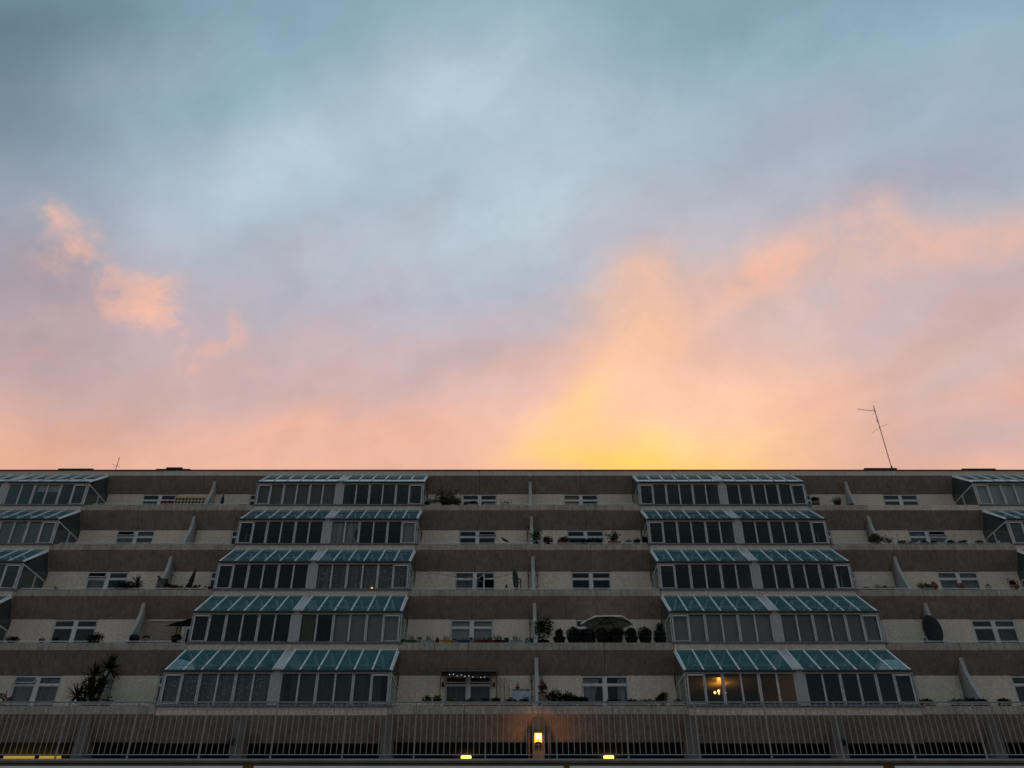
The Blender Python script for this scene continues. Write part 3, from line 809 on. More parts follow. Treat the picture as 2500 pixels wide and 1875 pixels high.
cloth('curtain', 0, 11.35, B3, *z, 'drape_black', 'near-black curtain at the right end of the top-floor conservatory right of centre')
cloth('curtain', 0, B2, 10.05, *z, 'drape_black', 'near-black curtain beside the pier of the top-floor conservatory right of centre')
cloth('blind', 0, 21.52, 25.25, *z, 'blind_white', 'pale blinds filling the top-floor conservatory at the right edge', 'blind', 3, .006)
cloth('blind', 0, -23.95, -22.75, ZP[1]+.78, z[1], 'blind_white', 'short white blind half drawn in the top-floor conservatory at the left edge', 'blind', 2, .004)
z = ck(1)
cloth('curtain', 1, A2, -7.75, *z, 'drape_white', 'white curtain pulled to the left in the second-floor-down conservatory left of centre', gather=.35)
cloth('curtain', 1, -5.95, A3, *z, 'drape_white', 'narrow white curtain at the right end of the second-floor-down conservatory left of centre')
cloth('curtain', 1, -25.3, -21.5, *z, 'net_grey', 'grey net curtains in the second row conservatory at the left edge')
cloth('curtain', 1, 21.52, 25.3, *z, 'drape_dim', 'dim curtain in the second row conservatory at the right edge')
z = ck(2)
cloth('curtain', 2, A0, A1, *z, 'drape_black', 'near-black curtains in the left half of the third row conservatory left of centre')
cloth('curtain', 2, A2, A3, *z, 'lace_grey', 'patterned lace curtains in the right half of the third row conservatory left of centre')
z = ck(3)
cloth('curtain', 3, A0, A1, *z, 'drape_black', 'near-black curtains in the left half of the fourth row conservatory left of centre')
cloth('curtain', 3, A2, -8.55, *z, 'drape_lime', 'yellow green curtain beside the pier of the fourth row conservatory left of centre')
cloth('blind', 3, -7.75, A3, *z, 'blind_grey', 'smooth grey blinds in the right half of the fourth row conservatory left of centre', 'blind', 3, .008)
cloth('blind', 3, B0, B1, *z, 'blind_grey', 'smooth grey blinds in the left half of the fourth row conservatory right of centre', 'blind', 3, .008)
cloth('curtain', 3, B2, B3, *z, 'drape_stripe', 'finely striped curtains in the right half of the fourth row conservatory right of centre', waves=30, amp=.015)
z = ck(4)
cloth('curtain', 4, A0, A1, *z, 'lace_grey', 'lace curtains in the left half of the lowest conservatory left of centre')
cloth('curtain', 4, -8.75, -5.55, *z, 'drape_dim', 'dim brown curtains in the right half of the lowest conservatory left of centre')
cloth('curtain', 4, B2, B3, *z, 'drape_black', 'near-black curtains in the right half of the lowest conservatory right of centre')
def wcloth(k, x0, x1, mat, label, cat='curtain', ztop=None, zbot=None, gather=0.):
    cloth('curtain' if cat == 'curtain' else 'blind', k, x0, x1, zbot if zbot is not None else ZP[k+1]-.1, ztop if ztop is not None else ZP[k]-CD-.08, mat, label, cat,
          y=YP[k]+CB+.17, amp=.02 if cat == 'curtain' else .004, gather=gather)
wcloth(0, 1.74, 2.48, 'blind_yellow', 'yellow blind in the top-floor window right of the central fin', 'blind')
wcloth(1, -19.6, -17.9, 'net_grey', 'grey net curtain in the second row window at far left')
wcloth(2, -19.6, -18.8, 'net_grey', 'grey net curtain in the third row window at far left')
wcloth(2, -3.4, -2.65, 'net_grey', 'grey net curtain left of the open casement in the third row')
wcloth(3, -3.4, -1.72, 'blind_white', 'white blinds in the fourth row window behind the coloured troughs', 'blind')
wcloth(4, 1.72, 2.4, 'drape_white', 'tied-back white curtain on the left of the lowest window right of centre', gather=.55)
wcloth(4, 3.05, 3.40, 'drape_white', 'narrow white curtain on the right of the lowest window right of centre', gather=.3)
wcloth(4, -3.4, -1.72, 'drape_dim', 'dim curtain in the lowest window under the wooden canopy')
wcloth(4, -19.6, -17.9, 'net_grey', 'grey net curtain in the lowest window left of the yucca')
wcloth(1, 17.9, 19.6, 'net_grey', 'grey net curtain in the second row window at far right')
wcloth(2, 17.9, 19.6, 'net_grey', 'grey net curtain in the third row window at far right')
wcloth(0, 17.9, 19.6, 'drape_dim', 'dim curtain in the top-floor window at far right')
wcloth(3, 18.8, 19.6, 'drape_dim', 'dim curtain in the fourth row window at far right')
wcloth(0, -19.6, -17.9, 'drape_black', 'near-black curtain in the top-floor window at far left')
# chandelier in the lowest conservatory right of centre, hung in the room behind
cx_, czz = at(1759, 1690, YP[4]+CB+1.15)
t = thing('chandelier', (cx_, YP[4]+CB+1.15, ZP[4]-CD-.01), 'lit chandelier with warm bulbs inside the lowest conservatory right of centre', 'chandelier')
drop = czz-(ZP[4]-CD-.01)
add('stem', MB().tube([(0, 0, 0), (0, 0, drop-.03)], .012, 6), 'black_metal', t)
add('ceiling_rose', MB().lathe([(.06, -.04), (.07, -.003)], 12), 'cream_ceramic', t)
for i in range(5):
    a = i*1.2566+.4
    p = Vector((math.cos(a)*.21, math.sin(a)*.21, drop))
    add('arm', MB().tube([(0, 0, drop-.03), p*.5+Vector((0, 0, drop*.5-.08)), (p.x, p.y, drop-.03)], .009, 5), 'black_metal', t)
    if i in (0, 2, 3): add('bulb', MB().ball(p, .042, .042, .05), 'bulb_warm', t)
    else: add('bulb', MB().ball(p, .03, .03, .036), 'bulb_warm', t)
ld = bpy.data.lights.new('chandelier_light', 'POINT'); ld.energy = 8; ld.color = (1, .38, .03); ld.shadow_soft_size = .08
lo = bpy.data.objects.new('chandelier_light', ld); col.objects.link(lo); lo.location = (0, -.05, max(drop+.10, -.30)); lo.parent = t
xx, zz = at(600+1062/3.456, 1120+1100/3.456, YP[3]+.10)
t = thing('night_light', (xx, YP[3]+.125, ZP[3]+.055), 'tiny lit yellow lamp on the sill of the third row conservatory left of centre', 'lamp')
add('base', MB().lathe([(.02, 0), (.015, .02)], 8), 'black_plastic', t); add('bulb', MB().ball((0, 0, .045), .028), 'night_light', t)

# ------------------------------------------------------------------ plants and pots
def Rz(i, a, b):
    """position read on an enlargement of the photograph -> photograph pixels"""
    x0, y0, s = {1: (0, 1120, 3.456), 2: (600, 1120, 3.456), 3: (1200, 1120, 3.456), 4: (1800, 1120, 3.16),
                 5: (0, 1480, 3.456), 6: (600, 1480, 3.456), 7: (1200, 1480, 3.456), 8: (1800, 1480, 3.16)}[i]
    return x0+a/s, y0+b/s
def spot(row, i, a, dy=.17):
    """point on top of the parapet that closes balcony row `row`, at enlargement i column a"""
    px, py = Rz(i, a, 0)
    Y = YP[row+1]+dy
    # rows lie at a fixed height: find the picture height of that parapet, then the X
    dd = Y*cP + (ZP[row+1]-EYE)*sP
    return Vector(((px-1250)/F_PX*dd, Y, ZP[row+1]))
def px_m(row, i): return F_PX/(YP[row+1]*cP+(ZP[row+1]-EYE)*sP)*(3.456 if i not in (4, 8) else 3.16)

def pot_mb(w, h, kind):
    m = MB(); r = w/2
    if kind == 'round':
        m.lathe([(r*.72, 0), (r*.98, h*.85), (r*1.06, h*.85), (r*1.06, h), (r*.9, h), (r*.85, h*.9)], 14)
    elif kind == 'bowl':
        m.lathe([(r*.45, 0), (r*.85, h*.35), (r, h*.7), (r*.95, h), (r*.85, h), (r*.8, h*.85)], 16)
    elif kind == 'urn':
        m.lathe([(r*.5, 0), (r*.8, h*.2), (r, h*.55), (r*.85, h*.82), (r*.65, h*.9), (r*.75, h), (r*.6, h), (r*.55, h*.92)], 16)
    elif kind == 'trough':
        d = min(.2, w*.5)/2; a = .93
        b0 = [(-r*a, -d*.85, 0), (r*a, -d*.85, 0), (r*a, d*.85, 0), (-r*a, d*.85, 0)]; b1 = [(-r, -d, h*.86), (r, -d, h*.86), (r, d, h*.86), (-r, d, h*.86)]
        for j in range(4): m.quad(b0[j], b0[(j+1) % 4], b1[(j+1) % 4], b1[j])
        m.quad(*reversed(b0)); m.box(-r-.012, r+.012, -d-.012, d+.012, h*.861, h)
    return m
def foliage_bush(w, h, n, ls=.06, base=0., stems=True):
    n = int(n*2.0); ls *= 1.15; m = MB(); rx, rz = w/2, h/2
    lumps = [(Vector((random.uniform(-.55, .55)*rx, random.uniform(-.4, .4)*rx, base+rz*random.uniform(.5, 1.55))), random.uniform(.42, .68)) for _ in range(11)]
    for i in range(n):
        c, s = random.choice(lumps)
        d = Vector((random.gauss(0, 1), random.gauss(0, 1), random.gauss(0, 1))).normalized()
        rr = random.uniform(.45, 1.08)
        p = c + Vector((d.x*rx*s*rr, d.y*rx*s*rr*.8, d.z*rz*s*rr))
        p.z = max(base, p.z)
        m.leaf(p, d+Vector((0, 0, random.uniform(-.2, .7))), ls*random.uniform(.6, 1.4), ls*.5*random.uniform(.7, 1.2))
    return m
def foliage_ball(r, c, n, ls=.04):
    m = MB()
    for i in range(n):
        d = Vector((random.gauss(0, 1), random.gauss(0, 1), random.gauss(0, 1))).normalized()
        m.leaf(Vector(c)+d*r*random.uniform(.72, 1.02), d+Vector((random.uniform(-.6, .6), random.uniform(-.6, .6), random.uniform(-.6, .6))), ls*random.uniform(.7, 1.4), ls*.6)
    return m
def foliage_grass(w, h, n, base=0., spread=.35, bw=.014):
    m = MB()
    for i in range(n):
        p = Vector((random.uniform(-w/2, w/2)*.8, random.uniform(-.05, .05), base))
        d = Vector((random.gauss(0, spread), random.gauss(0, spread), 1)).normalized(); L = h*random.uniform(.5, 1.05)
        q = p+d*L*.55; e = q+(d+Vector((d.x*.9, d.y*.9, -.25))).normalized()*L*.5
        u = Vector((1, 0, 0)) if abs(d.x) < .6 else Vector((0, 1, 0))
        m.quad(p-u*bw*.5, p+u*bw*.5, q+u*bw*.5, q-u*bw*.5); m.tri(q-u*bw*.5, q+u*bw*.5, e)
    return m
def foliage_twigs(w, h, n, base=0., leaves=.5, arch=0.):
    m = MB(); tips = []
    for i in range(n):
        p = Vector((random.uniform(-.2, .2)*w, random.uniform(-.05, .05), base)); pts = [p]
        d = Vector((random.uniform(-.5, .5)+arch, random.uniform(-.3, .3), 1)).normalized(); L = h*random.uniform(.5, 1.1)
        for j in range(5):
            d = (d+Vector((random.uniform(-.4, .4)+arch*.35, random.uniform(-.3, .3), -.15*j*abs(arch)-.05))).normalized()
            p = p+d*L/5; pts.append(p)
        m.tube(pts, [.008, .007, .006, .005, .004, .003], 4)
        tips += pts[2:]
    m.cur = 1
    for p in tips:
        if random.random() < leaves:
            for q in range(4): m.leaf(p+Vector((random.uniform(-.05, .05), random.uniform(-.05, .05), random.uniform(-.04, .04))), Vector((random.uniform(-1, 1), random.uniform(-1, 1), random.uniform(-.5, 1))), .085, .055)
    return m
def foliage_fern(w, h, n, base=0.):
    """bamboo-like arching canes with narrow leaves"""
    m = MB()
    for i in range(n):
        p = Vector((random.uniform(-.18, .18)*w, random.uniform(-.08, .08), base)); d = Vector((random.gauss(0, .35), random.gauss(0, .25), 1)).normalized(); L = h*random.uniform(.55, 1.1)
        pts = [p]
        for j in range(5):
            d = (d+Vector((d.x*.16, d.y*.1, -.10))).normalized(); p = p+d*L/5; pts.append(p)
        m.cur = 0; m.tube(pts, [.007, .006, .005, .004, .003, .002], 4)
        m.cur = 1
        for q in pts[1:]:
            for r_ in range(5):
                m.leaf(q+Vector((random.uniform(-.03, .03), 0, random.uniform(-.05, .05))), Vector((random.uniform(-1, 1), random.uniform(-.6, .6), random.uniform(-.5, .5))), random.uniform(.11, .20), .032)
    return m

def potted(row, i, a, w_, h_, pot, potmat, plant, ph, label, leaf='leaf_dark', cat='potted plant', group=None, pw=None, n=None, dy=.17, spread=.35, name='potted_plant', lift=0., ls=.055, arch=0.):
    """w_, h_: pot size in metres (None: no pot), ph: plant height, pw: plant width"""
    p = spot(row, i, a, dy); p.z += lift
    t = thing(name, p, label, cat, group)
    b = 0
    if pot:
        add('pot' if pot != 'trough' else 'trough', pot_mb(w_, h_, pot), potmat, t, smooth=(pot != 'trough')); b = h_*.9
        add('soil', MB().box(-w_*.36, w_*.36, -w_*.2 if pot != 'trough' else -.06, w_*.2 if pot != 'trough' else .06, h_*.80, h_*.93), 'stem_brown', t)
    pw = pw or w_*.9
    if plant == 'bush': add('foliage', foliage_bush(pw, ph, n or int(260+900*pw*ph), ls, b), leaf, t)
    elif plant == 'grass': add('foliage', foliage_grass(pw, ph, n or int(14+40*pw), b, spread), leaf, t)
    elif plant == 'twigs': add('foliage', foliage_twigs(pw, ph, n or 7, b, .6, arch), ['stem_brown', leaf], t)
    elif plant == 'fern': add('foliage', foliage_fern(pw, ph, n or 14, b), ['stem_brown', leaf], t)
    elif plant == 'flowers':
        add('foliage', foliage_bush(pw, ph*.7, n or int(160+500*pw*ph), .05, b), 'leaf_dark', t)
        m = MB()
        for q in range(int(26*pw)+6):
            c = Vector((random.uniform(-pw/2, pw/2), random.uniform(-.06, .02), b+ph*random.uniform(.45, 1.0)))
            for s in range(7): m.leaf(c+Vector((random.uniform(-.02, .02), random.uniform(-.02, .02), random.uniform(-.015, .015))), Vector((random.uniform(-1, 1), random.uniform(-1, 1), random.uniform(-.6, 1))), .032, .03)
        add('flowers', m, leaf, t)
    return t
def yucca_leaf(L, w):
    m = MB(); n = 4
    for i in range(n):
        f0, f1 = i/n, (i+1)/n
        wz = lambda f: w*(.55+.9*f if f < .4 else (1-f)*1.52)
        y = lambda f: -.10*L*f*f
        m.quad((-wz(f0)/2, f0*L, y(f0)), (wz(f0)/2, f0*L, y(f0)), (wz(f1)/2, f1*L, y(f1)), (-wz(f1)/2, f1*L, y(f1)))
    return m
def rosette(parent, c, L, n, key, up=.3):
    me = cached(('yucca_leaf', key), lambda: yucca_leaf(L*1.4, .062), 'leaf_yucca')
    for i in range(n):
        az = random.uniform(0, 6.283); el = R(random.uniform(-35, 85))
        o = link('leaf', me, parent, c, (el, 0, az)); s = random.uniform(.7, 1.08); o.scale = (1, s, s)
# ---------- row 0 (top balconies)
potted(0, 2, 1545, None, 0, None, None, 'bush', .55, 'dark leafy bush against the end of the top conservatory left of centre', 'leaf_dark', 'plant', pw=.5, name='bush', dy=.35, lift=-.1)
potted(0, 2, 1600, .52, .12, 'trough', 'cream_ceramic', 'twigs', .45, 'pale trough with thin stems beside the bamboo on the top balcony', 'leaf_mid', pw=.4)
potted(0, 2, 1690, .40, .12, 'round', 'black_plastic', 'fern', .86, 'tall feathery bamboo on the top balcony left of centre', 'leaf_olive', pw=1.25, n=46, dy=.28, name='bamboo')
potted(0, 2, 1780, .22, .08, 'round', 'navy_plastic', 'bush', .36, 'low yellowish shrub to the right of the bamboo', 'leaf_olive', pw=.45)
potted(0, 2, 1915, .50, .09, 'trough', 'cream_ceramic', 'bush', .14, 'low plant in a pale trough under the top window left of the central fin', 'leaf_dark', pw=.42)
p = spot(0, 3, 110, .25)
t = thing('wire_arch', p, 'rusty wire arch with dried stems on the top balcony left of the central fin', 'wire arch')
m = MB()
for s in range(3): m.tube([(-.20+s*.01+.26*(1-math.cos(q/8*3.14159))*.9, .02*s, .05+(.20+.03*s)*math.sin(q/8*3.14159)) for q in range(9)], .008, 4)
add('arch', m, 'stem_brown', t)
m = MB()
for xq in (-.18, .0, .16, .34): m.tube([(xq, .1, -.3), (xq, .1, .47)], .008, 4)
for zq in (.30, .44): m.tube([(-.2, .1, zq), (.36, .1, zq)], .007, 4)
add('frame', m, 'aerial_metal', t)
add('dried_stems', foliage_twigs(.5, .22, 12, .0, .25), ['stem_brown', 'leaf_straw'], t)
potted(0, 4, 612, .40, .26, 'urn', 'urn_glaze', 'bush', .22, 'dark glazed urn with a low plant on the top balcony right of the second conservatory', 'leaf_dark', pw=.34)
potted(0, 4, 780, .32, .22, 'round', 'dark_red', 'grass', .40, 'round tuft of straw coloured grass in a dark pot on the top balcony', 'leaf_straw', pw=.35, n=170, spread=.75, name='grass_pot')
p = spot(0, 4, 880, .2)
t = thing('watering_can', p+Vector((0, 0, .0)), 'small black watering can on the parapet beside the upper right fin', 'watering can')
add('body', MB().lathe([(.09, .0), (.10, .03), (.09, .12), (.05, .16)], 12), 'black_plastic', t, smooth=True)
add('spout', MB().tube([(-.07, 0, .04), (-.15, 0, .12), (-.18, 0, .19)], [.018, .014, .02], 6), 'black_plastic', t)
add('handle', MB().tube([(.04, 0, .16), (.13, 0, .17), (.14, 0, .08), (.09, 0, .05)], .010, 5), 'black_plastic', t)
# trellis panel, tub, red cloth, closed parasol, low table
px0, py0 = Rz(1, 1480, 325); px1, py1 = Rz(1, 1722, 385)
x0, z1 = at(px0, py0, YP[1]+.75); x1, z0 = at(px1, py1, YP[1]+.75)
t = thing('trellis', (x0, YP[1]+.75, ZP[1]-.5), 'cream square-holed trellis behind the top left parapet', 'trellis')
m = MB(); hh = z1-(ZP[1]-.5); ww = x1-x0
for s in range(10): m.box(s*ww/9-.026, s*ww/9+.026, 0, .012, 0, hh)
add('upright', m, 'lattice_cream', t)
m = MB()
for q in range(6): m.box(-.02, ww+.02, -.013, -.001, hh-.05-q*.17, hh-q*.17+(.04 if q == 0 else 0))
add('cross_slat', m, 'lattice_cream', t)
add('backing', MB().box(0, ww, .05, .06, 0, hh-.02), 'shed_wood', t)
p = spot(0, 1, 1728, .2)
t = thing('storage_tub', p, 'low grey tub on the parapet by the upper left fin', 'tub')
add('body', MB().prism([(-.10, 0), (-.12, .07), (.12, .07), (.10, 0)], -.26, .26), 'grey_plastic', t); add('lid', MB().box(-.275, .275, -.13, .13, .072, .09), 'grey_plastic', t)
x0, zt = at(*Rz(1, 1355, 350), YP[0]+.2); x1, _ = at(*Rz(1, 1480, 350), YP[0]+.2)
cloth('cloth', 0, x0-C, x1-C, ZP[1]-.3, zt, 'red_cloth', 'dark red cloth hanging in front of the top-floor window at far left', 'cloth', 3, .03, YP[0]+.25)
def closed_parasol(row, i, a, top, mat, label, lean=0., w=.09, dy=.25, base=True):
    p = spot(row, i, a, dy); s = px_m(row, i)
    t = thing('closed_parasol', p, label, 'parasol', 'closed parasols')
    t.rotation_euler = (0, lean, 0)
    add('pole', MB().tube([(0, 0, -.7), (0, 0, top)], .017, 8), 'black_metal', t)
    add('canopy', MB().lathe([(w*.55, .18), (w*.9, .22), (w, .30), (w*.8, .36), (w*.86, .5), (w*.62, top*.7), (w*.25, top-.02), (.01, top)], 10), mat, t, smooth=False)
    add('finial', MB().ball((0, 0, top+.02), .02), 'black_metal', t)
    return t
closed_parasol(0, 1, 1865, .68, 'navy_cloth', 'slim closed navy parasol on the top left balcony')
p = spot(0, 1, 2055, .3)
t = thing('side_table', p+Vector((0, 0, -.02)), 'low dark metal table on the top balcony left of the first conservatory', 'table')
add('tabletop', MB().box(-.22, .22, -.2, .2, .07, .09), 'black_metal', t)
for sx in (-.19, .19):
    for sy in (-.16, .16): add('leg', MB().tube([(sx, sy, -.7), (sx, sy, .07)], .012, 6), 'black_metal', t)
# ---------- row 1
potted(1, 3, 380, .30, .12, 'round', 'black_plastic', 'bush', .66, 'loose green bush against the central fin in the second row', 'leaf_mid', pw=.48, n=300, ls=.07)
potted(1, 3, 478, .30, .08, 'round', 'black_plastic', 'bush', .32, 'dark red leaved bush beside the central fin in the second row', 'leaf_red', pw=.46, n=420)
potted(1, 3, 608, .54, .16, 'trough', 'terracotta', 'bush', .20, 'terracotta trough with a dark red plant in the second row right of centre', 'leaf_red', pw=.5)
potted(1, 3, 690, .30, .09, 'trough', 'terracotta', 'bush', .09, 'short terracotta trough beside the red planted one in the second row', 'leaf_dark', pw=.3)
potted(1, 3, 790, .40, .06, 'trough', 'black_plastic', 'bush', .22, 'low dark plant below the left light of the second row window right of centre', 'leaf_dark', pw=.55)
potted(1, 3, 890, .40, .06, 'trough', 'black_plastic', 'twigs', .36, 'dark straggling plant below the right light of the second row window right of centre', 'leaf_dark', pw=.5, n=12)
potted(1, 3, 1038, .56, .16, 'trough', 'terracotta', 'twigs', .58, 'tall leafy stems in a terracotta trough in the second row right of centre', 'leaf_dark', pw=.6, n=22)
potted(1, 3, 1120, .16, .06, 'round', 'black_plastic', 'twigs', .62, 'arching leafy branch bowing right in the second row right of centre', 'leaf_dark', pw=.2, n=5, arch=.55, name='arching_plant')
potted(1, 3, 1235, .20, .07, 'round', 'black_plastic', 'bush', .24, 'small plant at the right foot of the arching branch', 'leaf_mid', pw=.28)
potted(1, 3, 1302, .20, .10, 'round', 'black_plastic', 'bush', .30, 'dark bush against the second row conservatory right of centre', 'leaf_dark', pw=.26)
potted(1, 4, 1072, .40, .06, 'trough', 'black_plastic', 'bush', .46, 'dense yellowish bush beside the second row fin at right', 'leaf_olive', pw=.74, n=620, ls=.06)
potted(1, 4, 1180, .20, .05, 'round', 'black_plastic', 'twigs', .50, 'bare twiggy shrub right of the yellowish bush', 'leaf_straw', pw=.5, n=14)
for n_, (a, zt) in enumerate(((1213, 630), (1410, 633), (1615, 635), (1805, 640), (2030, 630))):
    p = spot(1, 4, a, .12)
    lab = ['first', 'second', 'third', 'fourth', 'last'][n_]
    t = thing('solar_globe', p, f'{lab} from the left of the small white globe lights on the second row parapet', 'garden light', 'white globe lights on the second row parapet')
    add('stake', MB().tube([(0, 0, 0), (0, 0, .12)], .012, 6), 'black_metal', t); add('globe', MB().ball((0, 0, .17), .042, n=12, m=8), 'white_plastic', t, smooth=True)
for a, w, h, lab in ((1275, .5, .12, 'low dark plant in a black trough right of the first globe light'), (1345, .3, .08, 'short black trough left of the second globe light'), (1445, .42, .09, 'low black trough right of the second globe light'),
                     (1512, .3, .14, 'small dark plant left of the third globe light'), (1655, .4, .15, 'dark trailing plant right of the third globe light'), (1735, .46, .14, 'leafy dark plant left of the fourth globe light'),
                     (1880, .38, .16, 'dark plant right of the fourth globe light'), (1960, .3, .08, 'lowest dark plant left of the last globe light')):
    potted(1, 4, a, w, .06, 'trough', 'black_plastic', 'bush', h, lab, 'leaf_dark', pw=w, n=200, group='dark planters among the globe lights')
for a, lab in ((1250, 'thin metal garden hook left of the window in the second row at right'), (1690, 'thin metal garden hook right of the window in the second row at right')):
    p = spot(1, 4, a, .2)
    tag(add('garden_hook', MB().tube([(0, 0, 0), (0, 0, .52), (.02, 0, .57), (.09, 0, .56), (.12, 0, .50)], .008, 5).tube([(0, 0, .34), (.10, 0, .42)], .006, 4), 'black_metal', None, p), lab, 'garden hook', 'thin metal garden hooks')
# crow on the handrail
p = spot(1, 2, 2180, .06); p.z += .085
t = thing('crow', p, 'black crow perched on the second row handrail left of centre', 'crow')
bm_ = MB()
pts = [(.24, 0, .035), (.17, 0, .065), (.09, 0, .105), (.02, 0, .14), (-.045, 0, .185), (-.075, 0, .22), (-.10, 0, .245), (-.125, 0, .25)]
bm_.tube(pts, [.012, .022, .045, .06, .05, .036, .033, .016], 10)
add('body', bm_, 'crow_black', t, smooth=True)
add('beak', MB().tube([(-.118, 0, .252), (-.175, 0, .238)], [.014, .003], 6), 'crow_black', t)
for s in (-.02, .02):
    add('leg', MB().tube([(.0, s, .10), (.005, s, .05), (-.005, s, .0), (-.03, s, -.002)], .005, 5), 'crow_black', t)
    add('wing', MB().tube([(-.02, s*2.6, .165), (.06, s*2.9, .125), (.16, s*1.7, .07), (.21, s, .045)], [.012, .03, .02, .004], 6), 'crow_black', t)
# ---------- row 2
potted(2, 1, 465, .12, .05, 'round', 'black_plastic', 'twigs', .10, 'tiny dark seedling pot at the far left of the third row', 'leaf_dark', pw=.1, n=4)
potted(2, 1, 520, .14, .035, 'bowl', 'black_plastic', 'grass', .03, 'shallow black saucer at the far left of the third row', 'leaf_dark', pw=.1, n=5)
potted(2, 1, 1040, .5, .05, 'trough', 'black_plastic', 'bush', .30, 'dark bush in front of the third row window at far left', 'leaf_dark', pw=.95, n=700)
p = spot(2, 1, 1140, .25)
t = thing('yucca', p, 'small spiky yucca in front of the third row window at far left', 'yucca')
add('pot', pot_mb(.25, .06, 'round'), 'black_plastic', t); add('stem', MB().tube([(0, 0, .05), (0, 0, .36)], .03, 7), 'stem_brown', t)
rosette(t, (0, 0, .36), .33, 46, 'small'); rosette(t, (.08, 0, .10), .25, 24, 'tiny')
p = spot(2, 1, 1350, .55)
t = thing('garden_cupboard', p, 'dark brown wooden cupboard leaning beside the third row fin at left', 'cupboard')
add('body', MB().prism([(-.15, FLOOR), (-.15, .62), (.15, .72), (.15, FLOOR)], -.18, .16), 'shed_wood', t)
add('roof', MB().bar((-.20, -.17, .73), (.36, -.17, .16), .05).bar((-.20, .12, .73), (.36, .12, .16), .05).box(-.20, -.14, -.18, .16, .70, .75), 'shed_wood', t)
add('door', MB().box(-.15, .13, -.172, -.152, FLOOR+.05, .52), 'plank_grey', t)
potted(2, 1, 1402, .18, .15, 'round', 'terracotta', 'bush', .18, 'terracotta pot with a leafy plant beside the brown cupboard', 'leaf_dark', pw=.2, n=120)
potted(2, 1, 1485, .58, .12, 'trough', 'red_plastic', 'flowers', .12, 'red trough with dark red flowers left of the closed black parasol', 'flower_red', pw=.55)
potted(2, 1, 1572, .18, .14, 'round', 'terracotta', 'bush', .08, 'terracotta pot standing at the foot of the closed black parasol', 'leaf_dark', pw=.15, n=60)
potted(2, 1, 1648, .42, .07, 'trough', 'brown_plastic', 'twigs', .14, 'low brown trough right of the closed black parasol', 'leaf_red', pw=.4, n=9)
potted(2, 1, 1745, .48, .07, 'trough', 'red_plastic', 'twigs', .10, 'low red trough at the right end of the third row left balcony', 'leaf_red', pw=.4, n=7)
closed_parasol(2, 1, 1580, 1.0, 'black_cloth', 'closed black parasol leaning right on the third row left balcony', R(9), .12)
# clothes line
y_ = YP[3]+.9
pa = [at(*Rz(2, 1425, 925), y_), at(*Rz(2, 1560, 965), y_), at(*Rz(2, 1700, 985), y_), at(*Rz(2, 1900, 1015), y_), at(*Rz(3, 60, 1000), y_), at(*Rz(3, 190, 960), y_)]
t = thing('clothes_line', (pa[0][0], y_, pa[0][1]), 'sagging clothes line strung across the third row balcony left of centre', 'clothes line')
add('line', MB().tube([(q[0]-pa[0][0], 0, q[1]-pa[0][1]) for q in pa], .007, 4), 'black_plastic', t)
for a, b, c2, d in ((1530, 960, 1600, 1090), (1760, 955, 1650, 1080)):
    q0 = at(*Rz(2, a, b), y_); q1 = at(*Rz(2, c2, d), y_)
    add('cord', MB().tube([(q0[0]-pa[0][0], 0, q0[1]-pa[0][1]), (q1[0]-pa[0][0], 0, q1[1]-pa[0][1])], .005, 4), 'black_plastic', t)
def dish(row, i, a, zc, r, yaw, tilt, label, arm=True, dy=.35):
    p = spot(row, i, a, dy)
    t = thing('satellite_dish', p, label, 'satellite dish', 'satellite dishes on the balconies')
    rot = Matrix.Rotation(yaw, 4, 'Z') @ Matrix.Rotation(tilt, 4, 'X')
    m = MB(); n = 22; rings = 5
    pr = [(r*k/rings, .16*r*(k/rings)**2) for k in range(rings+1)]
    I = []
    for rr, dpt in pr:
        for j in range(n):
            aa = 6.283*j/n; v = rot @ Vector((rr*math.cos(aa)*.92, -dpt, rr*math.sin(aa))); m.v.append((v.x, v.y, v.z+zc))
    for rr, dpt in reversed(pr):
        for j in range(n):
            aa = 6.283*j/n; v = rot @ Vector((rr*math.cos(aa)*.92, -dpt+.02, rr*math.sin(aa))); m.v.append((v.x, v.y, v.z+zc))
    tot = 2*(rings+1)
    for k2 in range(tot-1):
        for j in range(n):
            q = k2*n+j; q2 = k2*n+(j+1) % n; m.f.append((q, q2, q2+n, q+n)); m.mi.append(0)
    add('reflector', m, 'dish_grey', t, smooth=True)
    P = lambda x, y, z: tuple(rot @ Vector((x, y, z)) + Vector((0, 0, zc)))
    add('feed_arm', MB().tube([P(0, .0, -r*.95), P(0, -r*1.0, -r*.72), P(0, -r*1.12, -r*.66)], .016, 6), 'black_metal', t)
    add('receiver', MB().tube([P(0, -r*1.18, -r*.72), P(0, -r*1.02, -r*.42)], [.045, .03], 8), 'black_metal', t)
    add('mount_pole', MB().tube([P(0, .16, -.05), (P(0, .16, 0)[0], P(0, .16, 0)[1], FLOOR)], .025, 8).tube([P(0, .03, 0), P(0, .18, 0)], .03, 6).tube([P(0, .03, -.2), P(0, .18, -.05)], .015, 5), 'black_metal', t)
    return t
dish(2, 3, 215, .58, .46, R(-78), R(10), 'dark satellite dish seen edge-on with its arm pointing left in the third row')
p = spot(2, 3, 315, .3)
t = thing('refuse_bag', p, 'black bag slumped on the parapet left of the central fin in the third row', 'bag')
add('body', MB().lathe([(.06, 0), (.085, .04), (.08, .12), (.045, .19), (.018, .22), (.03, .25)], 9), 'black_plastic', t)
potted(2, 4, 1000, .60, .08, 'trough', 'terracotta', 'bush', .06, 'short terracotta trough in the third row right of the second conservatory', 'leaf_dark', pw=.3, n=60)
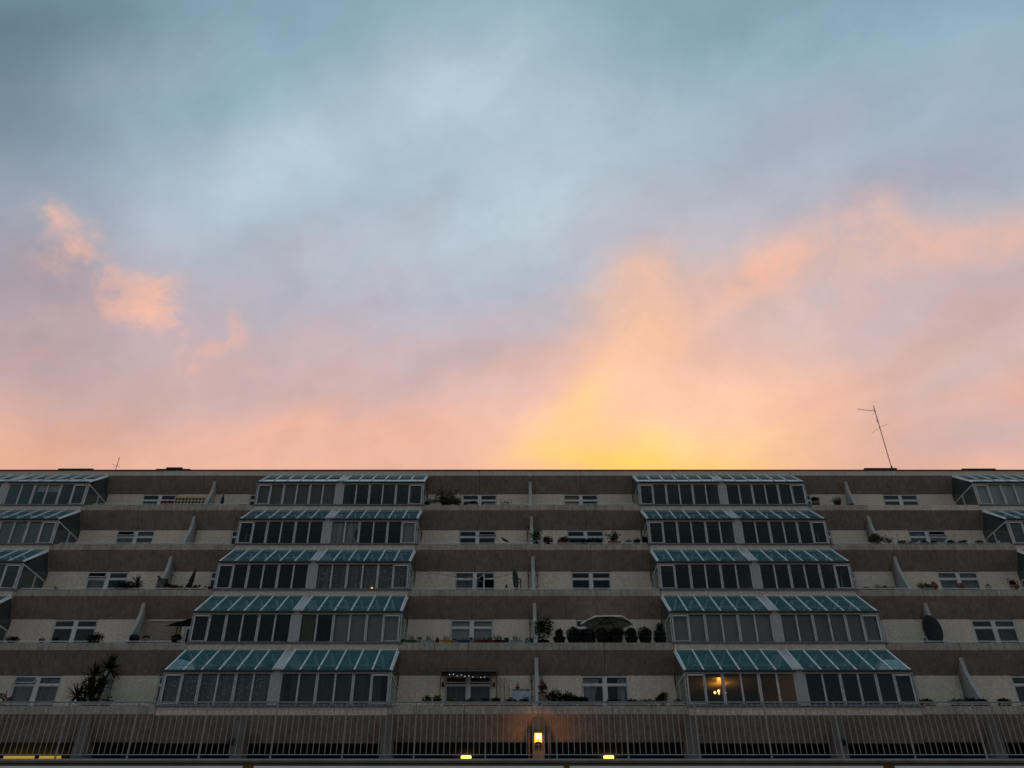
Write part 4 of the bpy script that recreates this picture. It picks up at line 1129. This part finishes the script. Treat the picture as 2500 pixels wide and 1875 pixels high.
potted(2, 4, 1142, .78, .12, 'trough', 'terracotta', 'twigs', .06, 'long terracotta trough in the third row left of the right fin', 'leaf_dark', pw=.5, n=4)
potted(2, 4, 1088, .18, .10, 'round', 'brown_plastic', 'grass', .34, 'tuft of straw coloured grass between the two terracotta troughs', 'leaf_straw', pw=.22, n=46, spread=.5, dy=.3)
potted(2, 4, 1445, .34, .06, 'trough', 'terracotta', 'bush', .24, 'bright green leafy plant right of the third row fin at right', 'leaf_lime', pw=.5, n=170, ls=.07)
potted(2, 4, 1525, .36, .26, 'bowl', 'terracotta', 'twigs', .20, 'large round terracotta pot with thin stems in the third row at right', 'leaf_mid', pw=.3, n=8)
potted(2, 4, 1735, .32, .28, 'bowl', 'terracotta', 'bush', .04, 'plain round terracotta pot before the third row window at far right', 'leaf_dark', pw=.2, n=40)
potted(2, 4, 1943, .26, .17, 'round', 'cream_ceramic', 'twigs', .14, 'cream pot with bare twigs in the third row at far right', 'leaf_straw', pw=.2, n=7)
potted(2, 4, 2150, .36, .22, 'bowl', 'terracotta', 'twigs', .32, 'terracotta pot with a dark plant at the far right end of the third row', 'leaf_dark', pw=.3, n=14)
# ---------- row 3
potted(3, 5, 97, .28, .05, 'round', 'black_plastic', 'bush', .24, 'small round bush at the far left of the fourth row', 'leaf_dark', pw=.42, n=260)
potted(3, 5, 350, .16, .04, 'round', 'black_plastic', 'twigs', .16, 'thin weedy plant left of the fourth row window at far left', 'leaf_red', pw=.3, n=9)
potted(3, 5, 455, .14, .07, 'round', 'terracotta', 'bush', .16, 'small pot plant at the left jamb of the fourth row window at far left', 'leaf_dark', pw=.2, n=90)
potted(3, 5, 790, .4, .05, 'trough', 'black_plastic', 'bush', .28, 'dark trailing plant hanging over the fourth row parapet at left', 'leaf_dark', pw=.62, n=420, dy=.08)
p = spot(3, 5, 1120, .2)
t = thing('round_pot', p, 'large round black pot on a square stand by the fourth row fin at left', 'pot')
add('stand', MB().box(-.24, .24, -.13, .13, 0, .05).box(-.20, .20, -.11, .11, .051, .08), 'black_plastic', t)
add('pot', MB().lathe([(.10, .081), (.17, .15), (.19, .23), (.17, .32), (.14, .35), (.12, .35)], 16), 'black_plastic', t, smooth=True)
potted(3, 5, 1222, .20, .20, 'round', 'grey_plastic', 'bush', .14, 'grey green pot at the foot of the drainpipe in the fourth row', 'leaf_dark', pw=.2, n=80)
potted(3, 5, 1478, .38, .20, 'bowl', 'black_plastic', 'bush', .16, 'black bowl with a dense dark plant before the diagonal lattice', 'leaf_dark', pw=.32, n=300)
# diagonal lattice screen
yl = YP[4]+.9
x0, zt = at(*Rz(5, 1232, 132), yl); x1, zb = at(*Rz(5, 1500, 300), yl)
t = thing('lattice_screen', (x0, yl, ZP[4]+FLOOR), 'brown diagonal lattice screen on the fourth row left balcony', 'lattice screen')
ww, hh = x1-x0, zt-(ZP[4]+FLOOR)
m = MB(); st = .095; nn = int((ww+hh)/st)
for s in range(nn):
    a0 = s*st-hh
    xa, za = max(0, a0), max(0, -a0); xb, zb2 = min(ww, a0+hh), min(hh, ww-a0)
    if xb > xa: m.bar((xa, 0, za), (xb, 0, zb2), .02)
add('rising_slats', m, 'lattice_wood', t)
m = MB()
for s in range(nn):
    a0 = s*st
    xa, za = max(0, a0-hh), min(hh, a0); xb, zb2 = min(ww, a0), max(0, a0-ww)
    if xb > xa: m.bar((xa, .021, za), (xb, .021, zb2), .02)
add('falling_slats', m, 'lattice_wood', t)
add('frame', MB().box(-.03, 0, -.02, .04, 0, hh+.03).box(ww, ww+.03, -.02, .04, 0, hh+.03).box(0, ww, -.02, .04, hh, hh+.03), 'lattice_wood', t)
# dark awning beside it
ya = YP[4]+.45
x0, za = at(*Rz(5, 1400, 165), ya); x1, zb = at(*Rz(5, 1672, 112), ya)
t = thing('awning', (x0, ya, za), 'black cloth awning stretched against the fourth row conservatory at left', 'awning')
m = MB(); ww = x1-x0; hh = zb-za
m.quad((0, 0, 0), (ww, 0, -.03), (ww, -.28, hh), (.22, -.06, .07)); m.quad((0, .02, 0), (.22, -.04, .075), (ww, -.26, hh+.01), (ww, .02, -.03))
m.quad((.22, -.06, .07), (ww, -.28, hh), (ww, .5, hh+.30), (.3, .5, .30)); m.quad((0, 0, 0), (.22, -.06, .07), (.3, .5, .3), (.1, .5, .2))
add('canvas', m, 'black_cloth', t)
add('pole', MB().tube([(ww-.12, 0, .02), (ww-.12, 0, ZP[4]+FLOOR-za)], .018, 6).tube([(.35, .3, .05), (.35, .3, ZP[4]+FLOOR-za)], .014, 6), 'black_metal', t)
# coloured troughs with spiky plants
TR = [(6, 1392, .44, .13, 'green_plastic', 'green trough with spiky seedlings, first of the coloured row', .32), (6, 1540, .43, .12, 'grey_plastic', 'pale grey trough with spiky seedlings in the coloured row', .26),
      (6, 1692, .44, .13, 'yellow_plastic', 'yellow trough with tall spiky seedlings in the coloured row', .28), (6, 1838, .46, .13, 'navy_plastic', 'navy trough under the white-blinded window', .16),
      (6, 1988, .46, .13, 'dark_red', 'dark red trough under the white-blinded window', .20), (6, 2132, .46, .12, 'brown_plastic', 'brown trough with tall spiky seedlings in the coloured row', .30),
      (7, 55, .48, .12, 'red_plastic', 'red trough right of the white-blinded window', .30), (7, 208, .46, .12, 'grey_plastic', 'grey trough holding a tall green tuft near the central fin', .30)]
for (i, a, w, h, mt, lab, ph) in TR:
    potted(3, i, a, w, h, 'trough', mt, 'grass', ph, lab, 'leaf_mid' if 'brown' not in mt else 'leaf_lime', 'planter', 'coloured planters along the fourth row', pw=w*.8, n=20, spread=.22, name='planter')
for (i, a, w, h, mt, lab) in ((6, 1317, .12, .08, 'dark_red', 'small dark red pot at the left end of the coloured planters'), (6, 1463, .14, .14, 'cream_ceramic', 'cream pot between the green and pale grey troughs'),
                              (6, 1615, .17, .15, 'terracotta', 'terracotta pot between the pale grey and yellow troughs'), (6, 1762, .14, .12, 'cream_ceramic', 'cream pot between the yellow and navy troughs'),
                              (6, 1912, .15, .14, 'cream_ceramic', 'cream pot between the navy and dark red troughs'), (6, 2058, .15, .14, 'terracotta', 'terracotta pot between the dark red and brown troughs'),
                              (6, 2200, .15, .13, 'blue_plastic', 'bright blue pot between the brown and red troughs'), (7, 130, .15, .13, 'blue_plastic', 'bright blue pot between the red and grey troughs'),
                              (7, 298, .16, .13, 'grey_plastic', 'grey pot right of the tall green tuft'), (7, 340, .14, .14, 'blue_plastic', 'bright blue pot at the foot of the central fin')):
    potted(3, i, a, w, h, 'round', mt, 'twigs', .08, lab, 'leaf_mid', 'pot', 'coloured planters along the fourth row', pw=.1, n=4)
potted(3, 7, 440, .45, .10, 'round', 'black_plastic', 'bush', .92, 'large loose dark shrub right of the central fin in the fourth row', 'leaf_dark', pw=.72, n=900, ls=.06)
TOP = [(572, .34, 'pointed dark box bush in a black pot, first right of the large shrub', 'cone'), (693, .36, 'dark box ball in a black pot left of the open parasol', 'ball'), (812, .48, 'clipped dark box bush under the left of the open parasol', 'block'),
       (940, .46, 'clipped dark box bush at the pole of the open parasol', 'ball'), (1058, .48, 'clipped dark box bush under the right edge of the open parasol', 'block'), (1185, .42, 'dark box ball in a black pot just right of the open parasol', 'ball'),
       (1302, .42, 'dark box ball in a black pot, second from the right conservatory', 'ball'), (1427, .66, 'tall two-tiered dark box bush in a black pot beside the fourth row conservatory', 'tier')]
for a, ph, lab, kd in TOP:
    p = spot(3, 7, a, .17)
    t = thing('box_bush', p, lab, 'box bush', 'clipped bushes in black pots along the fourth row')
    add('pot', MB().lathe([(.17, 0), (.235, .20), (.25, .20), (.25, .235), (.20, .235)], 16), 'black_plastic', t, smooth=False)
    if kd == 'tier':
        m = foliage_ball(.24, (0, 0, .36), 620); m2 = foliage_ball(.15, (0.02, 0, .64), 300); o_ = len(m.v)
        m.v += m2.v; m.f += [tuple(q+o_ for q in f) for f in m2.f]; m.mi += m2.mi
        m.ball((0, 0, .36), .20); m.ball((0.02, 0, .64), .12)
    elif kd == 'block':
        m = foliage_bush(.60, .40, 900, .05, .20); m.ball((0, 0, .37), .24, .18, .16)
    elif kd == 'cone':
        m = foliage_bush(.30, .36, 420, .05, .2); m.ball((0, 0, .33), .11, .11, .14)
        m2 = foliage_twigs(.1, .3, 3, .3, .9)
    else:
        rb = rnd.uniform(.205, .245); m = foliage_ball(rb, (rnd.uniform(-.03, .03), 0, .39), 620, .06); m.ball((0, 0, .39), rb*.8)
        if a == 693: m.tube([(0, 0, .5), (.02, 0, .66)], .02, 5)
    add('foliage', m, 'leaf_dark', t)
# open parasol
yq = YP[4]+1.15
xa, za = at(*Rz(7, 752, 140), yq); xb, zb = at(*Rz(7, 1195, 152), yq); xc, zc_ = at(*Rz(7, 975, 82), yq)
t = thing('open_parasol', ((xa+xb)/2, yq, ZP[4]+FLOOR), 'open pale parasol over the dark clipped bushes right of centre', 'parasol')
rp = (xb-xa)/2; ze = za-(ZP[4]+FLOOR); hpk = .26; nr = 6
add('pole', MB().tube([(0, 0, 0), (0, 0, ze+hpk+.03)], .022, 8), 'lattice_wood', t)
m = MB()
ang = [6.2832*j/nr for j in range(nr)]
for j in range(nr):
    a0, a1 = ang[j], ang[(j+1) % nr]
    e0 = Vector((rp*math.cos(a0), rp*math.sin(a0), ze)); e1 = Vector((rp*math.cos(a1), rp*math.sin(a1), ze)); pk = Vector((0, 0, ze+hpk))
    for s in range(4):
        f0, f1 = s/4, (s+1)/4
        sag = lambda f: -.02*math.sin(math.pi*f)
        A = pk.lerp(e0, f0); B = pk.lerp(e1, f0); Cc = pk.lerp(e1, f1); Dd = pk.lerp(e0, f1)
        m0 = (A+B)/2+Vector((0, 0, sag(f0)*.6)); m1 = (Cc+Dd)/2+Vector((0, 0, sag(f1)*.6))
        m.quad(A, m0, m1, Dd); m.quad(m0, B, Cc, m1)
    dn = Vector((0, 0, -.07)); mm = (e0+e1)/2
    m.quad(e0, mm, mm+dn*.7, e0+dn); m.quad(mm, e1, e1+dn, mm+dn*.7)
add('canopy', m, 'parasol_cloth', t)
for j in range(nr):
    a0 = ang[j]; e0 = Vector((rp*math.cos(a0), rp*math.sin(a0), ze-.015)); pk = Vector((0, 0, ze+hpk-.03))
    add('rib', MB().tube([pk, e0], .012, 5).tube([(0, 0, ze-.05), pk.lerp(e0, .5)], .009, 5), 'shed_wood', t)
add('finial', MB().ball((0, 0, ze+hpk+.05), .03), 'lattice_wood', t)
dish(3, 8, 1555, .64, .57, R(-80), R(14), 'large dark satellite dish beside the fourth row fin at right', dy=.4)
# ---------- row 4
yk = YP[5]+.5
crowns = [(930, 530, .50, 84, 'big'), (800, 600, .46, 66, 'big2'), (850, 690, .46, 60, 'big2'), (740, 690, .46, 60, 'big2'), (645, 760, .46, 70, 'big2'), (770, 765, .50, 80, 'big'), (700, 790, .40, 40, 'big3')]
p = spot(4, 5, 770, .5)
t = thing('yucca', p, 'big dark spiky yucca rising above the railing at lower left', 'yucca')
t.location.z += FLOOR
crowns = [(Vector((at(*Rz(5, a, b), yk)[0]-p.x, rnd.uniform(-.08, .08), at(*Rz(5, a, b), yk)[1]-t.location.z)), L, n, key) for a, b, L, n, key in crowns]
tr = MB(); base_ = Vector((0, 0, .35))
for c, L, n, key in crowns:
    mid = base_.lerp(c, .55)+Vector((.05, .02, .06)); tr.tube([base_, mid, c], [.055, .045, .035], 7)
add('trunk', tr, 'stem_brown', t, smooth=True)
for c, L, n, key in crowns: rosette(t, c, L, n, key)
add('pot', MB().lathe([(.17, 0), (.25, .35), (.27, .36), (.27, .42), (.23, .42)], 16), 'terracotta', t)
potted(4, 5, 30, .25, .05, 'round', 'black_plastic', 'twigs', .46, 'reddish leafy stalk at the left edge of the lowest row', 'leaf_red', pw=.4, n=8)
potted(4, 5, 890, .35, .06, 'trough', 'black_plastic', 'twigs', .20, 'small leafy plant right of the big yucca', 'leaf_dark', pw=.4, n=14)
# wooden canopy over the lowest window, with string lights
yc = YP[4]+.10
x0, zt = at(*Rz(6, 1640, 552), yc); x1, _ = at(*Rz(6, 2132, 552), yc)
t = thing('window_canopy', (x0, yc, zt), 'dark wooden canopy over the lowest window left of the central fin', 'canopy')
ww = x1-x0
for s in range(5): add('plank', MB().box(0, ww, -.30+s*.145, -.165+s*.145, .012, .03), 'plank_grey', t)
add('beam', MB().box(.02, ww-.02, -.29, -.24, -.07, .009).box(.02, .07, -.235, .40, -.07, .009).box(ww-.07, ww-.02, -.235, .40, -.07, .009), 'plank_grey', t)
add('post', MB().tube([(.05, -.265, -.075), (.05, -.265, -1.9)], .018, 6).tube([(ww-.05, -.265, -.075), (ww-.05, -.265, -1.9)], .018, 6), 'plank_grey', t)
bl = [(1720, 577), (1752, 574), (1785, 588), (1818, 580), (1850, 591), (1883, 588), (1916, 597), (1982, 600), (2015, 598)]
ysl = yc-.2
q = [at(*Rz(6, a, b), ysl) for a, b in bl]
t = thing('string_light', (q[0][0], ysl, q[0][1]), 'string of small white bulbs hanging under the wooden canopy', 'string light')
add('wire', MB().tube([(u_[0]-q[0][0], 0, u_[1]-q[0][1]+.03) for u_ in q], .005, 4), 'black_plastic', t)
for u_ in q: add('bulb', MB().ball((u_[0]-q[0][0], 0, u_[1]-q[0][1]), .015, n=8, m=6), 'bulb_white', t, smooth=True)
for a, lab in ((1663, 'small dark wall lamp left of the lowest window under the wooden canopy'), (2095, 'small dark wall lamp right of the lowest window under the wooden canopy')):
    x, zz = at(*Rz(6, a, 665), YP[4]+CB)
    t = thing('wall_lamp', (x, YP[4]+CB-.003, zz), lab, 'wall lamp', 'wall lamps beside the lowest window')
    add('shade', MB().lathe([(.035, -.08), (.045, -.07), (.045, .07), (.03, .08)], 10, (0, -.07, 0)), 'black_metal', t); add('bracket', MB().box(-.02, .02, -.04, .0, -.02, .02), 'black_metal', t)
# wire trellis
yt = YP[4]+CB-.05
x0, zt = at(*Rz(6, 2112, 600), yt); x1, _ = at(*Rz(7, 150, 600), yt)
t = thing('wire_trellis', (x0, yt, zt), 'thin dark wire trellis on the wall left of the lowest central fin', 'trellis')
m = MB(); ww = x1-x0
for f in (0, .33, .66, 1): m.tube([(ww*f, 0, 0), (ww*f, 0, -1.3)], .006, 4)
add('upright', m, 'aerial_metal', t)
m = MB()
for s in range(3):
    m.tube([(ww*s/3, .012, 0), (ww*(s+1)/3, .012, -.42), (ww*s/3, .012, -.84), (ww*(s+1)/3, .012, -1.26)], .005, 4)
add('diagonal', m, 'aerial_metal', t)
for a, ph, lab in ((1525, .26, 'upright green plant left of the red troughs in the lowest row'), (1612, .28, 'leafy green plant touching the left end of the red troughs')):
    potted(4, 6, a, .12, .10, 'round', 'white_plastic', 'bush', ph, lab, 'leaf_mid', pw=.26, n=120, ls=.07)
for i, a, w, lab, kd in ((6, 1735, .55, 'red trough under the left light of the lowest window', 'leaf_lime'), (6, 1885, .55, 'red trough under the middle of the lowest window', 'leaf_mid'), (6, 2020, .50, 'red trough with a dark plant under the right light of the lowest window', 'leaf_dark'),
                         (6, 2120, .32, 'short bright red trough left of the wire trellis', 'leaf_dark'), (7, 25, .35, 'red trough below the wire trellis', 'leaf_dark'), (7, 150, .60, 'red trough in front of the grey covered crate', 'leaf_dark'), (7, 280, .50, 'red trough against the left of the lowest central fin', 'leaf_dark')):
    potted(4, i, a, w, .15, 'trough', 'red_plastic', 'twigs', .14 if kd != 'leaf_dark' or a != 2020 else .2, lab, kd, 'planter', 'red troughs along the lowest row', pw=w*.9, n=10, name='planter')
p = spot(4, 7, 255, .55)
t = thing('covered_crate', p, 'crate under a shiny grey sheet beside the lowest central fin', 'crate')
add('crate', MB().box(-.32, .30, -.2, .25, FLOOR, .66), 'plank_grey', t)
m = MB(); n_ = 10
for i in range(n_):
    x0, x1 = -.36+.70*i/n_, -.36+.70*(i+1)/n_
    j0, j1 = .02*math.sin(i*2.1), .02*math.sin((i+1)*2.1)
    m.quad((x0, -.25+j0, .22+.05*(i % 3)), (x1, -.25+j1, .22+.05*((i+1) % 3)), (x1, -.215, .60+j1), (x0, -.215, .60+j0))
    m.quad((x0, -.215, .60+j0), (x1, -.215, .60+j1), (x1, .27, .74+j1), (x0, .27, .74+j0))
add('sheet', m, 'tarp_grey', t)
p2 = spot(4, 7, 220, .42)
t = thing('potted_plant', p2+Vector((0, 0, .66)), 'small spiky plant in a red pot on the grey covered crate', 'potted plant')
add('pot', pot_mb(.15, .09, 'round'), 'red_plastic', t)
me = cached(('yucca_leaf', 'pot'), lambda: yucca_leaf(.24, .05), 'leaf_lime')
for az, el in ((.2, 70), (1.6, 55), (3.0, 62), (4.5, 75), (5.4, 50)): link('leaf', me, t, (0, 0, .07), (R(el), 0, az))
p = spot(4, 7, 432, .2)
t = thing('planter_box', p, 'grey square planter box right of the lowest central fin', 'planter')
add('body', MB().box(-.14, .14, -.12, .14, 0, .46), 'plank_grey', t); add('rim', MB().box(-.155, .155, -.135, .155, .462, .49), 'black_plastic', t)
add('foliage', foliage_bush(.3, .34, 150, .06, .48), 'leaf_red', t)
for a, w, ph, lab in ((525, .5, .62, 'tall dark shrub right of the grey planter box in the lowest row'), (620, .5, .46, 'dark leafy shrub in the middle of the sloping row of shrubs'), (700, .45, .36, 'dark leafy shrub near the right of the sloping row of shrubs'), (765, .35, .30, 'last low shrub of the sloping row, left of the white curtain')):
    potted(4, 7, a, w*.9, .12, 'trough', 'navy_plastic', 'bush', ph-.1, lab, 'leaf_dark', 'shrub', 'sloping row of dark shrubs in the lowest row', pw=w, n=520, name='shrub', ls=.06)
for i, a, w, lab, mt in ((7, 830, .44, 'low dark red trough under the left light of the lowest window right of centre', 'dark_red'), (7, 1035, .56, 'red flowers in a grey trough before the lowest window right of centre', 'grey_plastic'), (7, 1190, .5, 'red flowers in a dark trough right of the lowest window right of centre', 'dark_red'),
                         (7, 1325, .6, 'pinkish flowers in a red trough left of the dark shrub near the lit conservatory', 'red_plastic')):
    potted(4, i, a, w, .12, 'trough', mt, 'flowers', .16 if a != 830 else .04, lab, 'flower_red', 'flower trough', 'flower troughs in the lowest row', pw=w*.95, name='flower_trough')
potted(4, 7, 1445, .30, .16, 'round', 'terracotta', 'bush', .32, 'dark shrub in a terracotta pot left of the lit conservatory', 'leaf_dark', pw=.46, n=380)
potted(4, 7, 1575, .5, .10, 'trough', 'dark_red', 'flowers', .20, 'few red flowers at the foot of the lit conservatory', 'flower_red', 'flower trough', pw=.3, n=90, name='flower_trough')
for a, w, lab in ((1395, .42, 'dark low plants at the left of the lowest right balcony'), (1480, .45, 'pale tipped plants beside the lowest right conservatory'), (1720, .5, 'dark leafy plants at the foot of the lowest right fin'),
                  (1810, .5, 'dense dark plants in front of the lowest right fin'), (1900, .45, 'dark leafy plants just right of the lowest right fin'), (2065, .4, 'small dark bush left of the window at the lower right edge')):
    potted(4, 8, a, w, .10, 'trough', 'terracotta' if a < 1500 else 'black_plastic', 'bush', .16, lab, 'leaf_dark', 'planter', 'dark planters in the lowest row at right', pw=w, n=300, name='planter')

# ------------------------------------------------------------------ aerials on the roof
yA = YP[0]+.75
def P3(px, py, y=yA): x, z = at(px, py, y); return Vector((x, y, z))
def Zr(a, b): return 2060+a/8.295, 960+b/8.295
b0 = P3(*Zr(985, 1560)); top = P3(*Zr(600, 252))
t = thing('tall_aerial', (b0.x, yA, ZP[0]-.15), 'tall thin television aerial mast on the roof at right', 'aerial')
def rel(v): return v-Vector((b0.x, yA, ZP[0]-.15))
add('mast', MB().tube([(0, 0, 0), rel(top)], .021, 8), 'aerial_metal', t)
add('mast_foot', MB().tube([(0, 0, 0), rel(P3(*Zr(965, 1475)))], .042, 8), 'aerial_metal', t)
e0, e1 = rel(P3(*Zr(635, 365))), rel(P3(*Zr(272, 322)))
add('boom', MB().tube([e0+Vector((.05, 0, 0)), e1], .012, 6), 'aerial_metal', t)
for i in range(11):
    c = e0.lerp(e1, i/10.0)
    add('element', MB().tube([c+Vector((.06, .22, .08)), c-Vector((.06, .22, .08))], .005, 4), 'aerial_metal', t)
add('reflector', MB().bar(e0+Vector((-.16, -.05, .14)), e0+Vector((.02, .05, .02)), .012).bar(e0+Vector((-.12, .05, -.18)), e0+Vector((-.0, 0, -.02)), .012).bar(e0+Vector((-.2, -.15, -.22)), e0+Vector((-.05, .15, -.1)), .01), 'aerial_metal', t)
c = rel(P3(*Zr(730, 690)))
add('dipole', MB().tube([rel(P3(*Zr(575, 803))), c, rel(P3(*Zr(893, 625)))], .007, 5), 'aerial_metal', t)
add('stub', MB().tube([rel(P3(*Zr(648, 515))), rel(P3(*Zr(712, 630)))], .014, 5), 'aerial_metal', t)
add('clamp', MB().ball(c, .035), 'aerial_metal', t)
b1 = P3(282, 1148); tp = P3(291.6, 1116.5)
t = thing('short_aerial', (b1.x, yA, ZP[0]-.15), 'short thin aerial on the roof at left', 'aerial')
r1 = lambda v: v-Vector((b1.x, yA, ZP[0]-.15))
add('mast', MB().tube([(0, 0, 0), r1(tp)], .016, 6), 'aerial_metal', t)
add('element', MB().tube([r1(P3(273, 1132)), r1(P3(294, 1141))], .007, 4).tube([r1(P3(276, 1142)), r1(P3(292, 1134))], .006, 4), 'aerial_metal', t)
x, zz = at(2099, 1148, yA)
tag(add('roof_spike', MB().tube([(0, 0, 0), (-.02, 0, .47)], [.010, .005], 5), 'aerial_metal', None, (x, yA, ZP[0]-.15)), 'tiny bare rod on the roof edge left of the tall aerial', 'rod')
